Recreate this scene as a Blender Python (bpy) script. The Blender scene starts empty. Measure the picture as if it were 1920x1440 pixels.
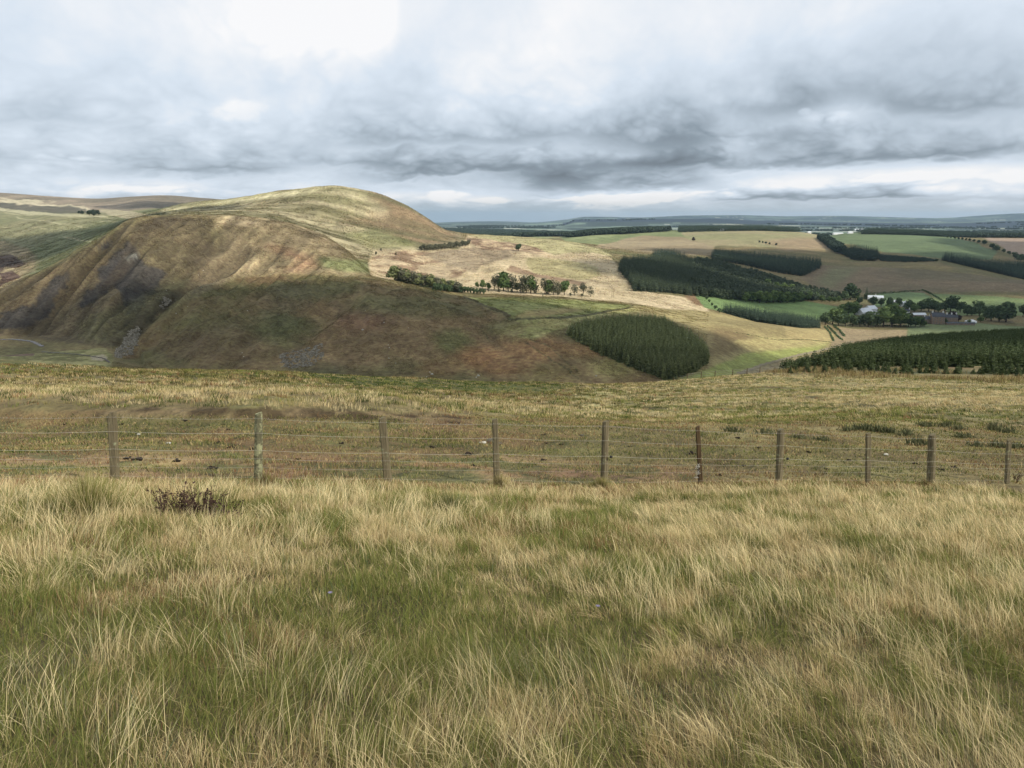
import bpy, math, random
import numpy as np
from mathutils import Vector
R = math.radians
rng = np.random.default_rng(7)
random.seed(7)
scene = bpy.context.scene
COL = scene.collection

# ------------------------------------------------------------------ camera
F = 1440.0                      # focal length in pixels of a 1920 wide frame
PITCH = math.atan(314 / F)
CP, SP = math.cos(PITCH), math.sin(PITCH)
cam_data = bpy.data.cameras.new("camera")
cam_data.sensor_width = 36; cam_data.lens = 27
cam_data.clip_start = 0.05; cam_data.clip_end = 120000
cam = bpy.data.objects.new("camera", cam_data); COL.objects.link(cam)
cam.location = (0, 0, 0); cam.rotation_euler = (R(90) - PITCH, 0, 0)
scene.camera = cam
scene.view_settings.view_transform = 'Standard'; scene.view_settings.look = 'None'
scene.view_settings.exposure = 0.0; scene.view_settings.gamma = 1.0
scene.render.resolution_x = 1024; scene.render.resolution_y = 768
scene.cycles.max_bounces = 5; scene.cycles.diffuse_bounces = 3; scene.cycles.glossy_bounces = 1
scene.cycles.transmission_bounces = 3; scene.cycles.volume_bounces = 0; scene.cycles.transparent_max_bounces = 6
scene.cycles.use_adaptive_sampling = True; scene.cycles.adaptive_threshold = 0.02
scene.cycles.use_denoising = True; scene.cycles.denoiser = 'OPENIMAGEDENOISE'; scene.cycles.denoising_input_passes = 'RGB_ALBEDO_NORMAL'; scene.cycles.denoising_prefilter = 'ACCURATE'

SUN_EL, SUN_AZ = R(38), R(125)      # azimuth measured from +Y towards +X (behind, to the right)
SUN_H = (math.sin(SUN_AZ), math.cos(SUN_AZ))
sd = bpy.data.lights.new("sun", 'SUN'); sd.energy = 4.2; sd.angle = R(1.8); sd.color = (1.0, 0.94, 0.84)
sun = bpy.data.objects.new("sun", sd); COL.objects.link(sun)
sv = Vector((SUN_H[0] * math.cos(SUN_EL), SUN_H[1] * math.cos(SUN_EL), math.sin(SUN_EL)))
sun.rotation_euler = sv.to_track_quat('Z', 'Y').to_euler()

# ------------------------------------------------------------------ projection helpers
def ray(px, py):
    xc = (px - 960) / F; yc = -(py - 720) / F
    return xc, CP + yc * SP, -SP + yc * CP
def W(px, py, Y):
    x, y, z = ray(px, py)
    return (x / y * Y, Y, z / y * Y)
def H(px, z, Y):
    zc = Y * CP - z * SP
    return ((px - 960) / F * zc, Y, z)
def project(X, Y, Z):
    zc = Y * CP - Z * SP; yc = Y * SP + Z * CP
    zc = np.where(zc > 0.1, zc, 0.1)
    return 960 + F * X / zc, 720 - F * yc / zc
def azel(px, py):
    x, y, z = ray(px, py)
    return math.atan2(x, y), math.atan2(z, math.hypot(x, y))

# ------------------------------------------------------------------ node expression helper
class N:
    """a value in a node tree with arithmetic"""
    tree = None
    def __init__(s, sock): s.s = sock
    @staticmethod
    def m(op, *a, clamp=False):
        n = N.tree.nodes.new('ShaderNodeMath'); n.operation = op; n.use_clamp = clamp
        for i, v in enumerate(a):
            if isinstance(v, N): N.tree.links.new(v.s, n.inputs[i])
            else: n.inputs[i].default_value = v
        return N(n.outputs[0])
    def __add__(s, o): return N.m('ADD', s, o)
    __radd__ = __add__
    def __sub__(s, o): return N.m('SUBTRACT', s, o)
    def __rsub__(s, o): return N.m('SUBTRACT', o, s)
    def __mul__(s, o): return N.m('MULTIPLY', s, o)
    __rmul__ = __mul__
    def __truediv__(s, o): return N.m('DIVIDE', s, o)
def mapr(v, a, b, c=0.0, d=1.0, smooth=True):
    n = N.tree.nodes.new('ShaderNodeMapRange'); n.interpolation_type = 'SMOOTHSTEP' if smooth else 'LINEAR'
    N.tree.links.new(v.s, n.inputs[0])
    for i, k in enumerate((a, b, c, d)): n.inputs[i + 1].default_value = k
    return N(n.outputs[0])
def noise(vec, scale, detail=4, rough=0.5, dist=0.0, lac=2.0):
    n = N.tree.nodes.new('ShaderNodeTexNoise'); n.inputs['Scale'].default_value = scale
    n.inputs['Detail'].default_value = detail; n.inputs['Roughness'].default_value = rough
    n.inputs['Distortion'].default_value = dist; n.inputs['Lacunarity'].default_value = lac
    if vec is not None: N.tree.links.new(vec, n.inputs['Vector'])
    return N(n.outputs['Fac'])
def comb(x, y, z=0.0):
    n = N.tree.nodes.new('ShaderNodeCombineXYZ')
    for i, v in enumerate((x, y, z)):
        if isinstance(v, N): N.tree.links.new(v.s, n.inputs[i])
        else: n.inputs[i].default_value = v
    return n.outputs[0]
def ramp(v, stops):
    n = N.tree.nodes.new('ShaderNodeValToRGB'); e = n.color_ramp.elements
    while len(e) < len(stops): e.new(0.5)
    for k, (p, c) in enumerate(stops): e[k].position = p; e[k].color = (*c, 1)
    N.tree.links.new(v.s, n.inputs[0]); return n.outputs[0]
def mixc(fac, a, b, mode='MIX'):
    n = N.tree.nodes.new('ShaderNodeMix'); n.data_type = 'RGBA'; n.blend_type = mode
    for i, v in ((0, fac), (6, a), (7, b)):
        if isinstance(v, N): N.tree.links.new(v.s, n.inputs[i])
        elif hasattr(v, 'is_linked') or hasattr(v, 'links'): N.tree.links.new(v, n.inputs[i])
        elif i == 0: n.inputs[0].default_value = v
        else: n.inputs[i].default_value = (*v, 1)
    return n.outputs[2]
def lin(r, g=None, b=None):
    if g is None: r, g, b = r
    f = lambda c: (c / 255) / 12.92 if c <= 10.3 else (((c / 255) + 0.055) / 1.055) ** 2.4
    return (f(r), f(g), f(b))

# ------------------------------------------------------------------ world: sky texture with broken cloud in front of it
def build_world():
    w = bpy.data.worlds.new("World"); scene.world = w; w.use_nodes = True
    t = w.node_tree; t.nodes.clear(); N.tree = t
    out = t.nodes.new('ShaderNodeOutputWorld')
    sky = t.nodes.new('ShaderNodeTexSky'); sky.sky_type = 'NISHITA'; sky.sun_disc = False
    sky.sun_elevation = SUN_EL; sky.sun_rotation = SUN_AZ; sky.air_density = 1.0; sky.dust_density = 1.5
    bg1 = t.nodes.new('ShaderNodeBackground'); t.links.new(sky.outputs[0], bg1.inputs[0]); bg1.inputs[1].default_value = 0.09
    tc = t.nodes.new('ShaderNodeTexCoord'); sp = t.nodes.new('ShaderNodeSeparateXYZ')
    t.links.new(tc.outputs['Generated'], sp.inputs[0])
    x, y, z = N(sp.outputs[0]), N(sp.outputs[1]), N(sp.outputs[2])
    D = 180 / math.pi
    U = N.m('ARCTAN2', x, y) * D
    V = N.m('ARCSINE', z) * D
    Vp = N.m('MAXIMUM', V, 0.0)
    # stretched coordinates: cloud gets flatter towards the horizon
    lv = N.m('LOGARITHM', Vp + 3.5, 2.718) * 11.0
    w1 = noise(comb(U * 0.09, lv * 0.16, 3.1), 1.0, 3, 0.5) - 0.5
    w2 = noise(comb(U * 0.09, lv * 0.16, 13.1), 1.0, 3, 0.5) - 0.5
    Uw = U + w1 * 3.5; Lw = lv + w2 * 2.0
    big = noise(comb(U * 0.05, lv * 0.10, 5.1), 1.0, 3, 0.5)
    med = noise(comb(Uw * 0.13, Lw * 0.20, 7.7), 1.0, 6, 0.52)
    fine = noise(comb(Uw * 0.40, Lw * 0.62, 1.7), 1.0, 6, 0.60)
    def puff(k, zc): return N.m('ABSOLUTE', noise(comb(Uw * k, Lw * k * 1.5, zc), 1.0, 1.0, 0.5) - 0.5) * 2.0
    puffs = puff(0.16, 21.0) * 0.5 + puff(0.36, 27.0) * 0.3 + puff(0.8, 33.0) * 0.18
    lumpy = mapr(V, 3.0, 12.0, 1.0, 0.35)
    wob = (med - 0.5) * 3.2 + (puffs - 0.2) * 4.4 + (fine - 0.5) * 0.9
    B = mapr(V, 0.0, 13.0, 0.80, 0.915) + (med - 0.5) * 0.22 + (big - 0.5) * 0.16 + ((puffs - 0.2) * 0.34 + (fine - 0.5) * 0.16) * lumpy
    def win(u0, u1, soft):
        return mapr(U, u0 - soft, u0 + soft) * mapr(U, u1 - soft, u1 + soft, 1.0, 0.0)
    def band(px0, py0, px1, py1, h, A, soft=3.5, wb=1.0, sharp=0.16):
        (u0, v0), (u1, v1) = [tuple(k * D for k in azel(*p)) for p in ((px0, py0), (px1, py1))]
        hh = h / F * D
        k = (v1 - v0) / (u1 - u0)
        tt = (V - (U * k + (v0 - k * u0)) + wob * (wb * 0.55)) / hh
        d = mapr(tt, -sharp, sharp) * N.m('EXPONENT', N.m('MAXIMUM', tt, 0.0) * -1.0) * win(u0, u1, soft)
        return d * (-A)
    def blob(px, py, rx, ry, A, wb=1.0):
        u0, v0 = [k * D for k in azel(px, py)]
        a = (U - u0 + wob * wb * 0.8) / (rx / F * D); b = (V - v0 + wob * wb * 0.35) / (ry / F * D)
        return N.m('EXPONENT', (a * a + b * b) * -1.0) * A
    items = [
        band(250, 333, 560, 331, 45, .20), band(700, 342, 980, 330, 42, .26), band(960, 352, 1320, 358, 70, .27, 3),
        band(1000, 372, 1120, 366, 30, .22, 1.5), band(1150, 318, 1920, 300, 52, .26), band(1420, 222, 1980, 212, 85, .22, 4),
        band(620, 275, 1050, 262, 60, .16), band(1330, 379, 1740, 372, 17, .24, 2, .6), band(-50, 236, 220, 232, 40, .09),
        band(-50, 312, 330, 304, 30, .08), band(1050, 262, 1500, 282, 60, .12), band(1750, 340, 2000, 352, 20, .08, 2, .5),
        band(560, 318, 760, 322, 30, .12, 2),
        blob(600, 12, 110, 58, .20, 1.6), blob(665, 20, 120, 72, .15, 1.3) * mapr(U, azel(738, 40)[0] * D - 0.5, azel(738, 40)[0] * D + 0.7, 1.0, 0.0), blob(1190, 372, 130, 16, .26, .9), blob(1080, 362, 60, 20, .12), blob(1565, 212, 60, 18, .20), blob(1720, 330, 230, 16, .24, .5),
        blob(440, 225, 90, 40, .10), blob(1370, 268, 50, 26, .10), blob(280, 352, 150, 14, .13), blob(760, 372, 90, 14, .14, .7), blob(900, 378, 80, 10, .14, .8), blob(1050, 120, 260, 120, .07), blob(560, 350, 60, 40, .10, .5),
        blob(1480, 350, 130, 12, .18, .7), blob(1880, 350, 100, 30, .10)]
    def cum(px, py, rx, ry, A):
        u0, v0 = [k * D for k in azel(px, py)]
        a = (U - u0) / (rx / F * D); b = (V - v0) / (ry / F * D)
        d = (a * a + b * b) * -1.0 + 1.0 + (puffs - 0.25) * 2.6 + (fine - 0.5) * 1.6
        return mapr(d, 0.05, 0.75) * (N.m('MAXIMUM', b + 1.4, 0.0) * 0.45) * A
    items += [cum(1130, 378, 80, 14, .34), cum(1230, 372, 80, 15, .34), cum(1340, 362, 90, 14, .22), cum(1560, 215, 55, 16, .14), cum(1510, 208, 16, 9, .14), cum(930, 378, 60, 10, .20), cum(830, 366, 60, 13, .18), cum(1720, 335, 150, 14, .14), cum(450, 215, 70, 32, .08),
              cum(280, 356, 110, 10, .12), cum(1380, 268, 44, 24, .09), cum(1010, 292, 60, 16, .09), cum(110, 310, 90, 18, .08)]
    for i in items: B = B + i
    # rest of the dome: dense bright cloud above the frame, greyer behind
    B = B - mapr(N.m('ABSOLUTE', U), 50.0, 120.0, 0.0, 0.10)
    c = ramp(B, [(0.40, lin(112, 122, 132)), (0.56, lin(144, 157, 169)), (0.72, lin(192, 205, 218)), (0.86, lin(222, 233, 245)), (1.0, lin(254, 254, 255))])
    bg2 = t.nodes.new('ShaderNodeBackground'); t.links.new(c, bg2.inputs[0]); bg2.inputs[1].default_value = 1.0
    # a gap of clear pale sky just above the horizon
    hz = mapr(V + wob * 0.16, 0.15, 1.15, 1.0, 0.0) * 0.75
    c2 = mixc(hz, c, mixc(mapr(U, -8.0, 22.0), lin(168, 192, 208), lin(204, 218, 228)))
    t.links.new(c2, bg2.inputs[0])
    gap = mapr(V + wob * 0.3, 0.2, 1.8, 0.30, 0.05)
    mix = t.nodes.new('ShaderNodeMixShader'); t.links.new(gap.s, mix.inputs[0])
    t.links.new(bg2.outputs[0], mix.inputs[1]); t.links.new(bg1.outputs[0], mix.inputs[2])
    t.links.new(mix.outputs[0], out.inputs[0])
    w.cycles.sampling_method = 'MANUAL'; w.cycles.sample_map_resolution = 512
build_world()

# ------------------------------------------------------------------ object helpers
def tag(o, label=None, cat=None, group=None, kind=None):
    if label: o['label'] = label
    if cat: o['category'] = cat
    if group: o['group'] = group
    if kind: o['kind'] = kind
    return o
def link(name, data, mat=None, parent=None, loc=None):
    o = bpy.data.objects.new(name, data); COL.objects.link(o)
    if mat is not None and data is not None and len(data.materials) == 0: data.materials.append(mat)
    if parent is not None: o.parent = parent
    if loc is not None: o.location = loc
    return o
def empty(name, loc, rz=0.0):
    o = bpy.data.objects.new(name, None); COL.objects.link(o); o.location = loc; o.rotation_euler = (0, 0, rz)
    o.empty_display_size = 0.2; return o
def np_mesh(name, verts, loops, starts, totals, smooth=False, colors=None):
    me = bpy.data.meshes.new(name)
    me.vertices.add(len(verts)); me.vertices.foreach_set('co', np.ascontiguousarray(verts, dtype=np.float32).ravel())
    me.loops.add(len(loops)); me.loops.foreach_set('vertex_index', np.ascontiguousarray(loops, dtype=np.int32))
    me.polygons.add(len(starts)); me.polygons.foreach_set('loop_start', np.ascontiguousarray(starts, dtype=np.int32))
    me.polygons.foreach_set('use_smooth', np.full(len(starts), smooth))
    me.update(calc_edges=True)
    if colors is not None:
        a = me.color_attributes.new('Col', 'FLOAT_COLOR', 'POINT')
        c4 = np.ones((len(verts), 4), np.float32); c4[:, :3] = colors
        a.data.foreach_set('color', c4.ravel())
    return me
def tri_quads(name, verts, faces, **k):
    tot = np.array([len(f) for f in faces]); loops = np.concatenate([np.asarray(f) for f in faces])
    st = np.concatenate([[0], np.cumsum(tot)[:-1]])
    return np_mesh(name, np.asarray(verts, dtype=float), loops, st, tot, **k)

# ------------------------------------------------------------------ numpy noise
def _hash(i, j, seed):
    h = (i.astype(np.int64) * 374761393 + j.astype(np.int64) * 668265263 + seed * 1442695041) & 0xffffffff
    h = ((h ^ (h >> 13)) * 1274126177) & 0xffffffff
    return ((h ^ (h >> 16)) & 0xffff) / 32767.5 - 1.0
def vnoise(x, y, seed=0):
    xi = np.floor(x); yi = np.floor(y); fx = x - xi; fy = y - yi
    fx = fx * fx * fx * (fx * (fx * 6 - 15) + 10); fy = fy * fy * fy * (fy * (fy * 6 - 15) + 10)
    a = _hash(xi, yi, seed); b = _hash(xi + 1, yi, seed); c = _hash(xi, yi + 1, seed); d = _hash(xi + 1, yi + 1, seed)
    return (a + (b - a) * fx) * (1 - fy) + (c + (d - c) * fx) * fy
def fbm(x, y, oct=4, seed=0, gain=0.5):
    s = 0; a = 1.0; t = 0
    for k in range(oct):
        s = s + a * vnoise(x * 1.0, y * 1.0, seed + 17 * k); t += a; a *= gain
        x, y = (x * 1.6 + y * 1.2) + 5.3, (y * 1.6 - x * 1.2) + 9.1
    return s / t
def sstep(v, a, b):
    t = np.clip((v - a) / (b - a), 0, 1); return t * t * (3 - 2 * t)
def pchip_slopes(x, y):
    # x, y: (n, ...) along axis 0
    h = np.diff(x, axis=0); d = np.diff(y, axis=0) / h
    m = np.zeros_like(y)
    w1 = 2 * h[1:] + h[:-1]; w2 = h[1:] + 2 * h[:-1]
    ok = d[:-1] * d[1:] > 0
    with np.errstate(divide='ignore', invalid='ignore'):
        hm = (w1 + w2) / (w1 / d[:-1] + w2 / d[1:])
    m[1:-1] = np.where(ok, hm, 0); m[0] = d[0]; m[-1] = d[-1]
    return m
def pchip1(x, y, q):
    x = np.asarray(x, float); y = np.asarray(y, float); m = pchip_slopes(x, y)
    q = np.clip(q, x[0], x[-1]); i = np.clip(np.searchsorted(x, q) - 1, 0, len(x) - 2)
    h = x[i + 1] - x[i]; t = (q - x[i]) / h
    return (y[i] * (1 + 2 * t) * (1 - t) ** 2 + m[i] * h * t * (1 - t) ** 2 + y[i + 1] * t * t * (3 - 2 * t) + m[i + 1] * h * t * t * (t - 1))

# ------------------------------------------------------------------ terrain: a height field over (azimuth, range)
# every line runs across the view; a point is (px, py, Y) where it is seen or (px, ('z', height), Y) where it lies hidden
def P(px, py, Y):
    return H(px, py[1], Y) if isinstance(py, tuple) else W(px, py, Y)
def zz(v): return ('z', v)
def plane(px, Y):
    # the near slope: falls away from the camera and a little to the right
    z = -1.6
    for _ in range(8):
        X = (px - 960) / F * (Y * CP - z * SP); z = -1.6 - 0.041 * X - 0.24 * Y
    return (px, zz(z), Y)
LINES = [
    [plane(p, 0.8) for p in (-300, 960, 2200)],
    [plane(p, 3.0) for p in (-300, 960, 2200)],
    [plane(p, 7.0) for p in (-300, 960, 2200)],
    [plane(-300, 9.3), plane(210, 11.4), plane(960, 14.2), plane(1890, 17.8), plane(2200, 19)],
    [(-300, 842, 16), (210, 842, 17.5), (960, 846, 19.5), (1890, 862, 22.5), (2200, 864, 24)],
    [(-300, 793, 24), (0, 791, 24), (450, 789, 24), (900, 795, 26), (1400, 800, 30), (1900, 806, 33), (2200, 806, 34)],
    [(-300, 768, 24.8), (0, 767, 24.7), (450, 767, 24.7), (900, 786, 27.4), (1400, 788, 35), (1900, 780, 38), (2200, 780, 40)],
    [(-300, 715, 45), (0, 716, 46), (450, 728, 46), (900, 755, 46), (1400, 748, 58), (1900, 742, 62), (2200, 742, 64)],
    [(-300, 668, 72), (0, 676, 70), (150, 685, 70), (300, 693, 70), (450, 696, 72), (640, 706, 78), (800, 713, 84), (950, 719, 88), (1060, 722, 88), (1150, 722, 90), (1250, 718, 95), (1400, 705, 108), (1500, 700, 112), (1600, 701, 112), (1900, 706, 110), (2200, 706, 110)],
    [(-300, zz(-58), 250), (900, zz(-60), 250), (1250, zz(-52), 220), (1440, zz(-39), 180), (1550, 668, 200), (1620, 652, 250), (1700, 640, 300), (1900, 626, 345), (2200, 620, 360)],
    [(-300, zz(-98), 560), (0, zz(-98.5), 552), (200, zz(-99.5), 545), (400, zz(-102), 440), (1150, zz(-104), 440), (1250, 715, 476), (1330, 712, 490), (1400, 706, 520), (1550, zz(-122), 560), (1700, zz(-138), 700), (1900, zz(-143), 760), (2200, zz(-143), 760)],
    [(-300, 632, 640), (0, 632, 622), (100, 636, 612), (200, 654, 580), (260, 670, 560), (400, zz(-101), 480), (1100, zz(-101), 470), (1250, 708, 486), (1330, 698, 505), (1400, 690, 560), (1500, 671, 650), (1600, 646, 830), (1700, zz(-143), 900), (1900, zz(-145), 930), (2200, zz(-145), 930)],
    [(-300, 625, 650), (-100, 612, 660), (0, 590, 665), (100, 565, 680), (200, 560, 670), (300, 545, 700), (440, 524, 760), (560, 514, 790), (700, 523, 790), (800, 543, 760), (900, 570, 700), (1000, 590, 630), (1080, 602, 620), (1200, 606, 640), (1300, 608, 680), (1400, 614, 750), (1500, 625, 830), (1600, 635, 935), (1700, zz(-146), 960), (1900, zz(-147), 980), (2200, zz(-147), 980)],
    [(-300, 618, 700), (-100, 585, 710), (0, 545, 720), (50, 520, 745), (100, 495, 770), (180, 450, 820), (270, 410, 870), (340, 404, 920), (480, 408, 1000), (600, 438, 1020), (650, 470, 980), (700, 514, 900), (800, 537, 850), (900, 555, 800), (1000, 562, 780), (1100, 572, 770), (1200, 581, 760), (1300, 592, 800), (1400, 603, 850), (1500, 617, 905), (1600, 627, 990), (1700, zz(-148), 1020), (1900, zz(-148), 1040), (2200, zz(-148), 1040)],
    [(-300, zz(-125), 930), (0, zz(-104), 950), (100, zz(-80), 1000), (180, zz(-56), 1080), (270, zz(-22), 1130), (340, zz(-12), 1150), (480, zz(-16), 1180), (600, zz(-33), 1200), (650, zz(-54), 1150), (700, 508, 1000), (800, 530, 950), (900, 546, 900), (1000, 552, 880), (1100, 557, 880), (1200, 566, 880), (1300, 580, 900), (1400, 599, 935), (1500, 612, 970), (1600, 616, 1050), (1700, 613, 1070), (1900, 612, 1080), (2200, 612, 1080)],
    [(-300, 530, 1250), (0, 516, 1250), (100, 486, 1300), (180, 446, 1400), (270, 406, 1500), (340, 400, 1400), (480, 401, 1400), (600, 428, 1400), (700, 470, 1300), (750, 480, 1250), (800, 490, 1250), (900, 500, 1200), (1000, 510, 1150), (1100, 522, 1120), (1200, 540, 1050), (1300, 558, 1050), (1400, 580, 1050), (1500, 595, 1110), (1600, 600, 1140), (1700, 598, 1150), (1900, 598, 1150), (2200, 598, 1150)],
    [(-300, 480, 1700), (0, 472, 1700), (100, 455, 1700), (180, 430, 1800), (270, 402, 1900), (340, 392, 1800), (430, 385, 1700), (520, 384, 1600), (600, 394, 1550), (700, 420, 1550), (800, 450, 1500), (880, 466, 1450), (1000, 474, 1450), (1100, 485, 1400), (1160, 496, 1350), (1250, 508, 1350), (1400, 545, 1350), (1500, 566, 1300), (1600, 576, 1310), (1700, 574, 1330), (1900, 572, 1340), (2200, 572, 1340)],
    [(-300, 420, 2000), (0, 430, 2000), (100, 415, 2050), (180, 408, 2100), (280, 396, 2100), (340, 383, 2000), (430, 373, 1850), (500, 363, 1800), (560, 353.5, 1780), (620, 350, 1780), (655, 351.5, 1780), (690, 358, 1780), (760, 383, 1760), (800, 408, 1750), (840, 432, 1750), (900, 440, 1800), (1000, 447, 1850), (1100, 460, 1900), (1160, 470, 1900), (1250, 480, 1800), (1400, 504, 1750), (1500, 528, 1600), (1600, 535, 1600), (1700, 535, 1600), (1900, 531, 1600), (2200, 531, 1600)],
    [(-300, 385, 2700), (0, 393, 2700), (100, 391, 2700), (180, 396, 2600), (280, 390, 2600), (340, zz(6), 2500), (430, zz(0), 2500), (560, zz(0), 2500), (690, zz(-25), 2500), (760, zz(-55), 2500), (840, zz(-88), 2500), (900, zz(-92), 2500), (1000, zz(-93), 2500), (1060, 453, 2450), (1100, 453, 2400), (1160, 458, 2400), (1250, 464, 2300), (1400, 472, 2200), (1500, 481, 2100), (1550, 489, 2050), (1700, 491, 2000), (1800, 501, 1950), (1900, 520, 1850), (2200, 530, 1800)],
    [(-300, 352, 3800), (0, 362, 3800), (100, 369, 3800), (180, 373, 3800), (240, 370, 4000), (310, 367, 4000), (370, 371, 4000), (430, 376, 4000), (600, zz(0), 4000), (700, zz(-50), 3800), (800, zz(-95), 3500), (900, zz(-100), 3500), (1000, zz(-84), 3200), (1060, 444, 3200), (1120, 438, 3200), (1200, 434, 3300), (1300, 432, 3300), (1400, 431, 3200), (1500, 436, 3100), (1550, 444, 2950), (1600, 437, 3100), (1700, 440, 3000), (1800, 447, 2900), (1850, 447, 3000), (1920, 447, 3000), (2200, 447, 3000)],
    [(-300, zz(-20), 6000), (430, zz(-30), 6000), (700, zz(-120), 5000), (2200, zz(-118), 5000)],
    [(-300, zz(-80), 8500), (600, zz(-110), 8500), (850, 428, 8200), (1100, 428, 8200), (1400, 427, 8200), (1700, 428, 8200), (2200, 428, 8200)],
    [(-300, zz(-90), 11500), (800, 424, 11500), (900, 423, 11500), (1000, 424, 11500), (1055, 421, 11500), (1080, 411.5, 11500), (1150, 411, 11500), (1230, 410.5, 11500), (1330, 410, 11500), (1420, 414, 11500), (1560, 417, 11500), (1700, 419, 11500), (1800, 418, 11500), (1900, 414, 11500), (2200, 410, 11500)],
    [(-300, zz(-95), 14000), (800, zz(-125), 14000), (1000, zz(-125), 14000), (1100, zz(-90), 14000), (1500, zz(-100), 14000), (2200, zz(-90), 14000)],
    [(-300, 418, 17500), (800, 418, 17500), (850, 417, 17500), (930, 415.5, 17500), (1000, 417.5, 17500), (1060, 412.5, 17500), (1100, 406.5, 17500), (1200, 407.5, 17500), (1290, 404, 17500), (1400, 403.5, 17500), (1480, 405.5, 17500), (1560, 404.5, 17500), (1640, 406.5, 17500), (1720, 408.5, 17500), (1760, 409, 17500), (1840, 404.5, 17500), (1920, 399.5, 17500), (2200, 395.5, 17500)],
    [(-300, zz(-300), 30000), (2200, zz(-300), 30000)],
]
AZD = np.linspace(R(-41), R(41), 1240)
AZS = np.concatenate([np.linspace(-math.pi, R(-41), 60)[:-1], AZD, np.linspace(R(41), math.pi, 60)[1:]])
def rows():
    a = np.arange(math.log(0.6), math.log(3.0), 0.03)
    b = np.arange(math.log(3.0), math.log(30), 0.0105)
    c = np.arange(math.log(30), math.log(480), 0.011)
    d = np.arange(math.log(480), math.log(2700), 0.0046)
    e = np.arange(math.log(2700), math.log(4200), 0.008)
    f = np.arange(math.log(4200), math.log(30000), 0.018)
    return np.concatenate([a, b, c, d, e, f])
LR = rows()
def build_heights():
    lr, zk = [], []
    for L in LINES:
        pts = np.array([P(*p) for p in L]); az = np.arctan2(pts[:, 0], pts[:, 1]); r = np.log(np.hypot(pts[:, 0], pts[:, 1]))
        o = np.argsort(az); az, r, z = az[o], r[o], pts[o, 2]
        lr.append(pchip1(az, r, AZS)); zk.append(pchip1(az, z, AZS))
    lr = np.array(lr); zk = np.array(zk)                                # (K, A)
    for k in range(1, len(lr)): lr[k] = np.maximum(lr[k], lr[k - 1] + 0.012)
    # behind the camera both ends meet in one profile
    wgt = sstep(np.abs(AZS), R(60), R(150))
    for arr in (lr, zk):
        mean = 0.5 * (arr[:, 0] + arr[:, -1])[:, None]
        arr[:] = arr * (1 - wgt) + mean * wgt
    m = pchip_slopes(lr, zk)
    Z = np.empty((len(AZS), len(LR)))
    K = len(lr)
    for j in range(len(AZS)):
        x = lr[:, j]; y = zk[:, j]; mm = m[:, j]
        q = np.clip(LR, x[0], x[-1]); i = np.clip(np.searchsorted(x, q) - 1, 0, K - 2)
        h = x[i + 1] - x[i]; t = (q - x[i]) / h
        Z[j] = (y[i] * (1 + 2 * t) * (1 - t) ** 2 + mm[i] * h * t * (1 - t) ** 2 + y[i + 1] * t * t * (3 - 2 * t) + mm[i + 1] * h * t * t * (t - 1))
    return Z
ZG = build_heights()
RG = np.exp(LR)
XG = np.sin(AZS)[:, None] * RG[None, :]; YG = np.cos(AZS)[:, None] * RG[None, :]
def relief():
    """ribs, gullies and unevenness that follow the fall line"""
    PX, PY = project(XG, YG, ZG)
    d = np.zeros_like(ZG); r = np.broadcast_to(RG[None, :], ZG.shape)
    near = r < 130
    d += np.where(near, fbm(XG * 0.9, YG * 0.9, 3, 5) * 0.05 * sstep(r, 1, 5) + fbm(XG * 1.7, YG * 1.2, 3, 8) * 0.055 * sstep(r, 11, 15) + fbm(XG * 0.22, YG * 0.22, 3, 6) * 0.12 * sstep(r, 3, 20) + fbm(XG * .05, YG * .05, 3, 7) * .35 * sstep(r, 18, 60), 0)
    # ribs on the glen side of the brown hill
    foot = np.interp(PX, [-300, 0, 100, 200, 260, 300, 9000], [628, 630, 634, 652, 668, 760, 760]); off_floor = np.where(PX < 300, sstep(foot - PY, -2, 16), 1.0)
    w1 = off_floor * sstep(r, 500, 620) * (1 - sstep(r, 860, 1020)) * (1 - sstep(PX, 420, 640))
    wv = 14 * fbm(XG / 90, YG / 130, 2, 12)
    s = XG * 0.99 + (YG - 700) * 0.03 + wv
    al = YG
    global RIB
    r1 = fbm(s / 34, al / 300 + 3, 2, 11); r2 = np.abs(fbm(s / 19, al / 220, 3, 13, .5)); r3 = np.abs(fbm(s / 7.5, al / 70, 3, 14, .55))
    rib = r1 * 10.0 + (.26 - r2) * 11.0 + (.25 - r3) * 3.5
    RIB = np.clip(.5 + r1 * .5 + (.26 - r2) * 1.6 + (.25 - r3) * .5, 0, 1)
    d += w1 * rib
    # general roughness
    wm = off_floor * sstep(r, 420, 600)
    w2 = sstep(r, 520, 600) * (1 - sstep(r, 800, 950)) * sstep(PX, 430, 640) * (1 - sstep(PX, 980, 1200))
    s2 = XG * 0.93 + YG * 0.36
    d += w2 * (fbm(s2 / 30, (YG - XG * .4) / 140, 5, 21, .55) * 4.0 + (.26 - r2) * 9.0 * (1 - sstep(PX, 560, 820)))
    d += wm * (1 - sstep(r, 2500, 4000)) * (fbm(XG / 90, YG / 90, 5, 31, .56) * 2.6 + fbm(XG / 14, YG / 14, 3, 32) * .35) * (1 - .8 * sstep(PX, 1250, 1500))
    wc = sstep(r, 1350, 1500) * (1 - sstep(r, 1900, 2200)) * (1 - sstep(PX, 800, 860))
    d += wc * fbm((XG + YG * .3) / 60, YG / 200, 4, 41) * 3.0
    wf = sstep(r, 7000, 9000)
    d += wf * fbm(XG / 700, YG / 700, 5, 51) * 9.0
    return d
ZG = ZG + relief()
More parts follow.
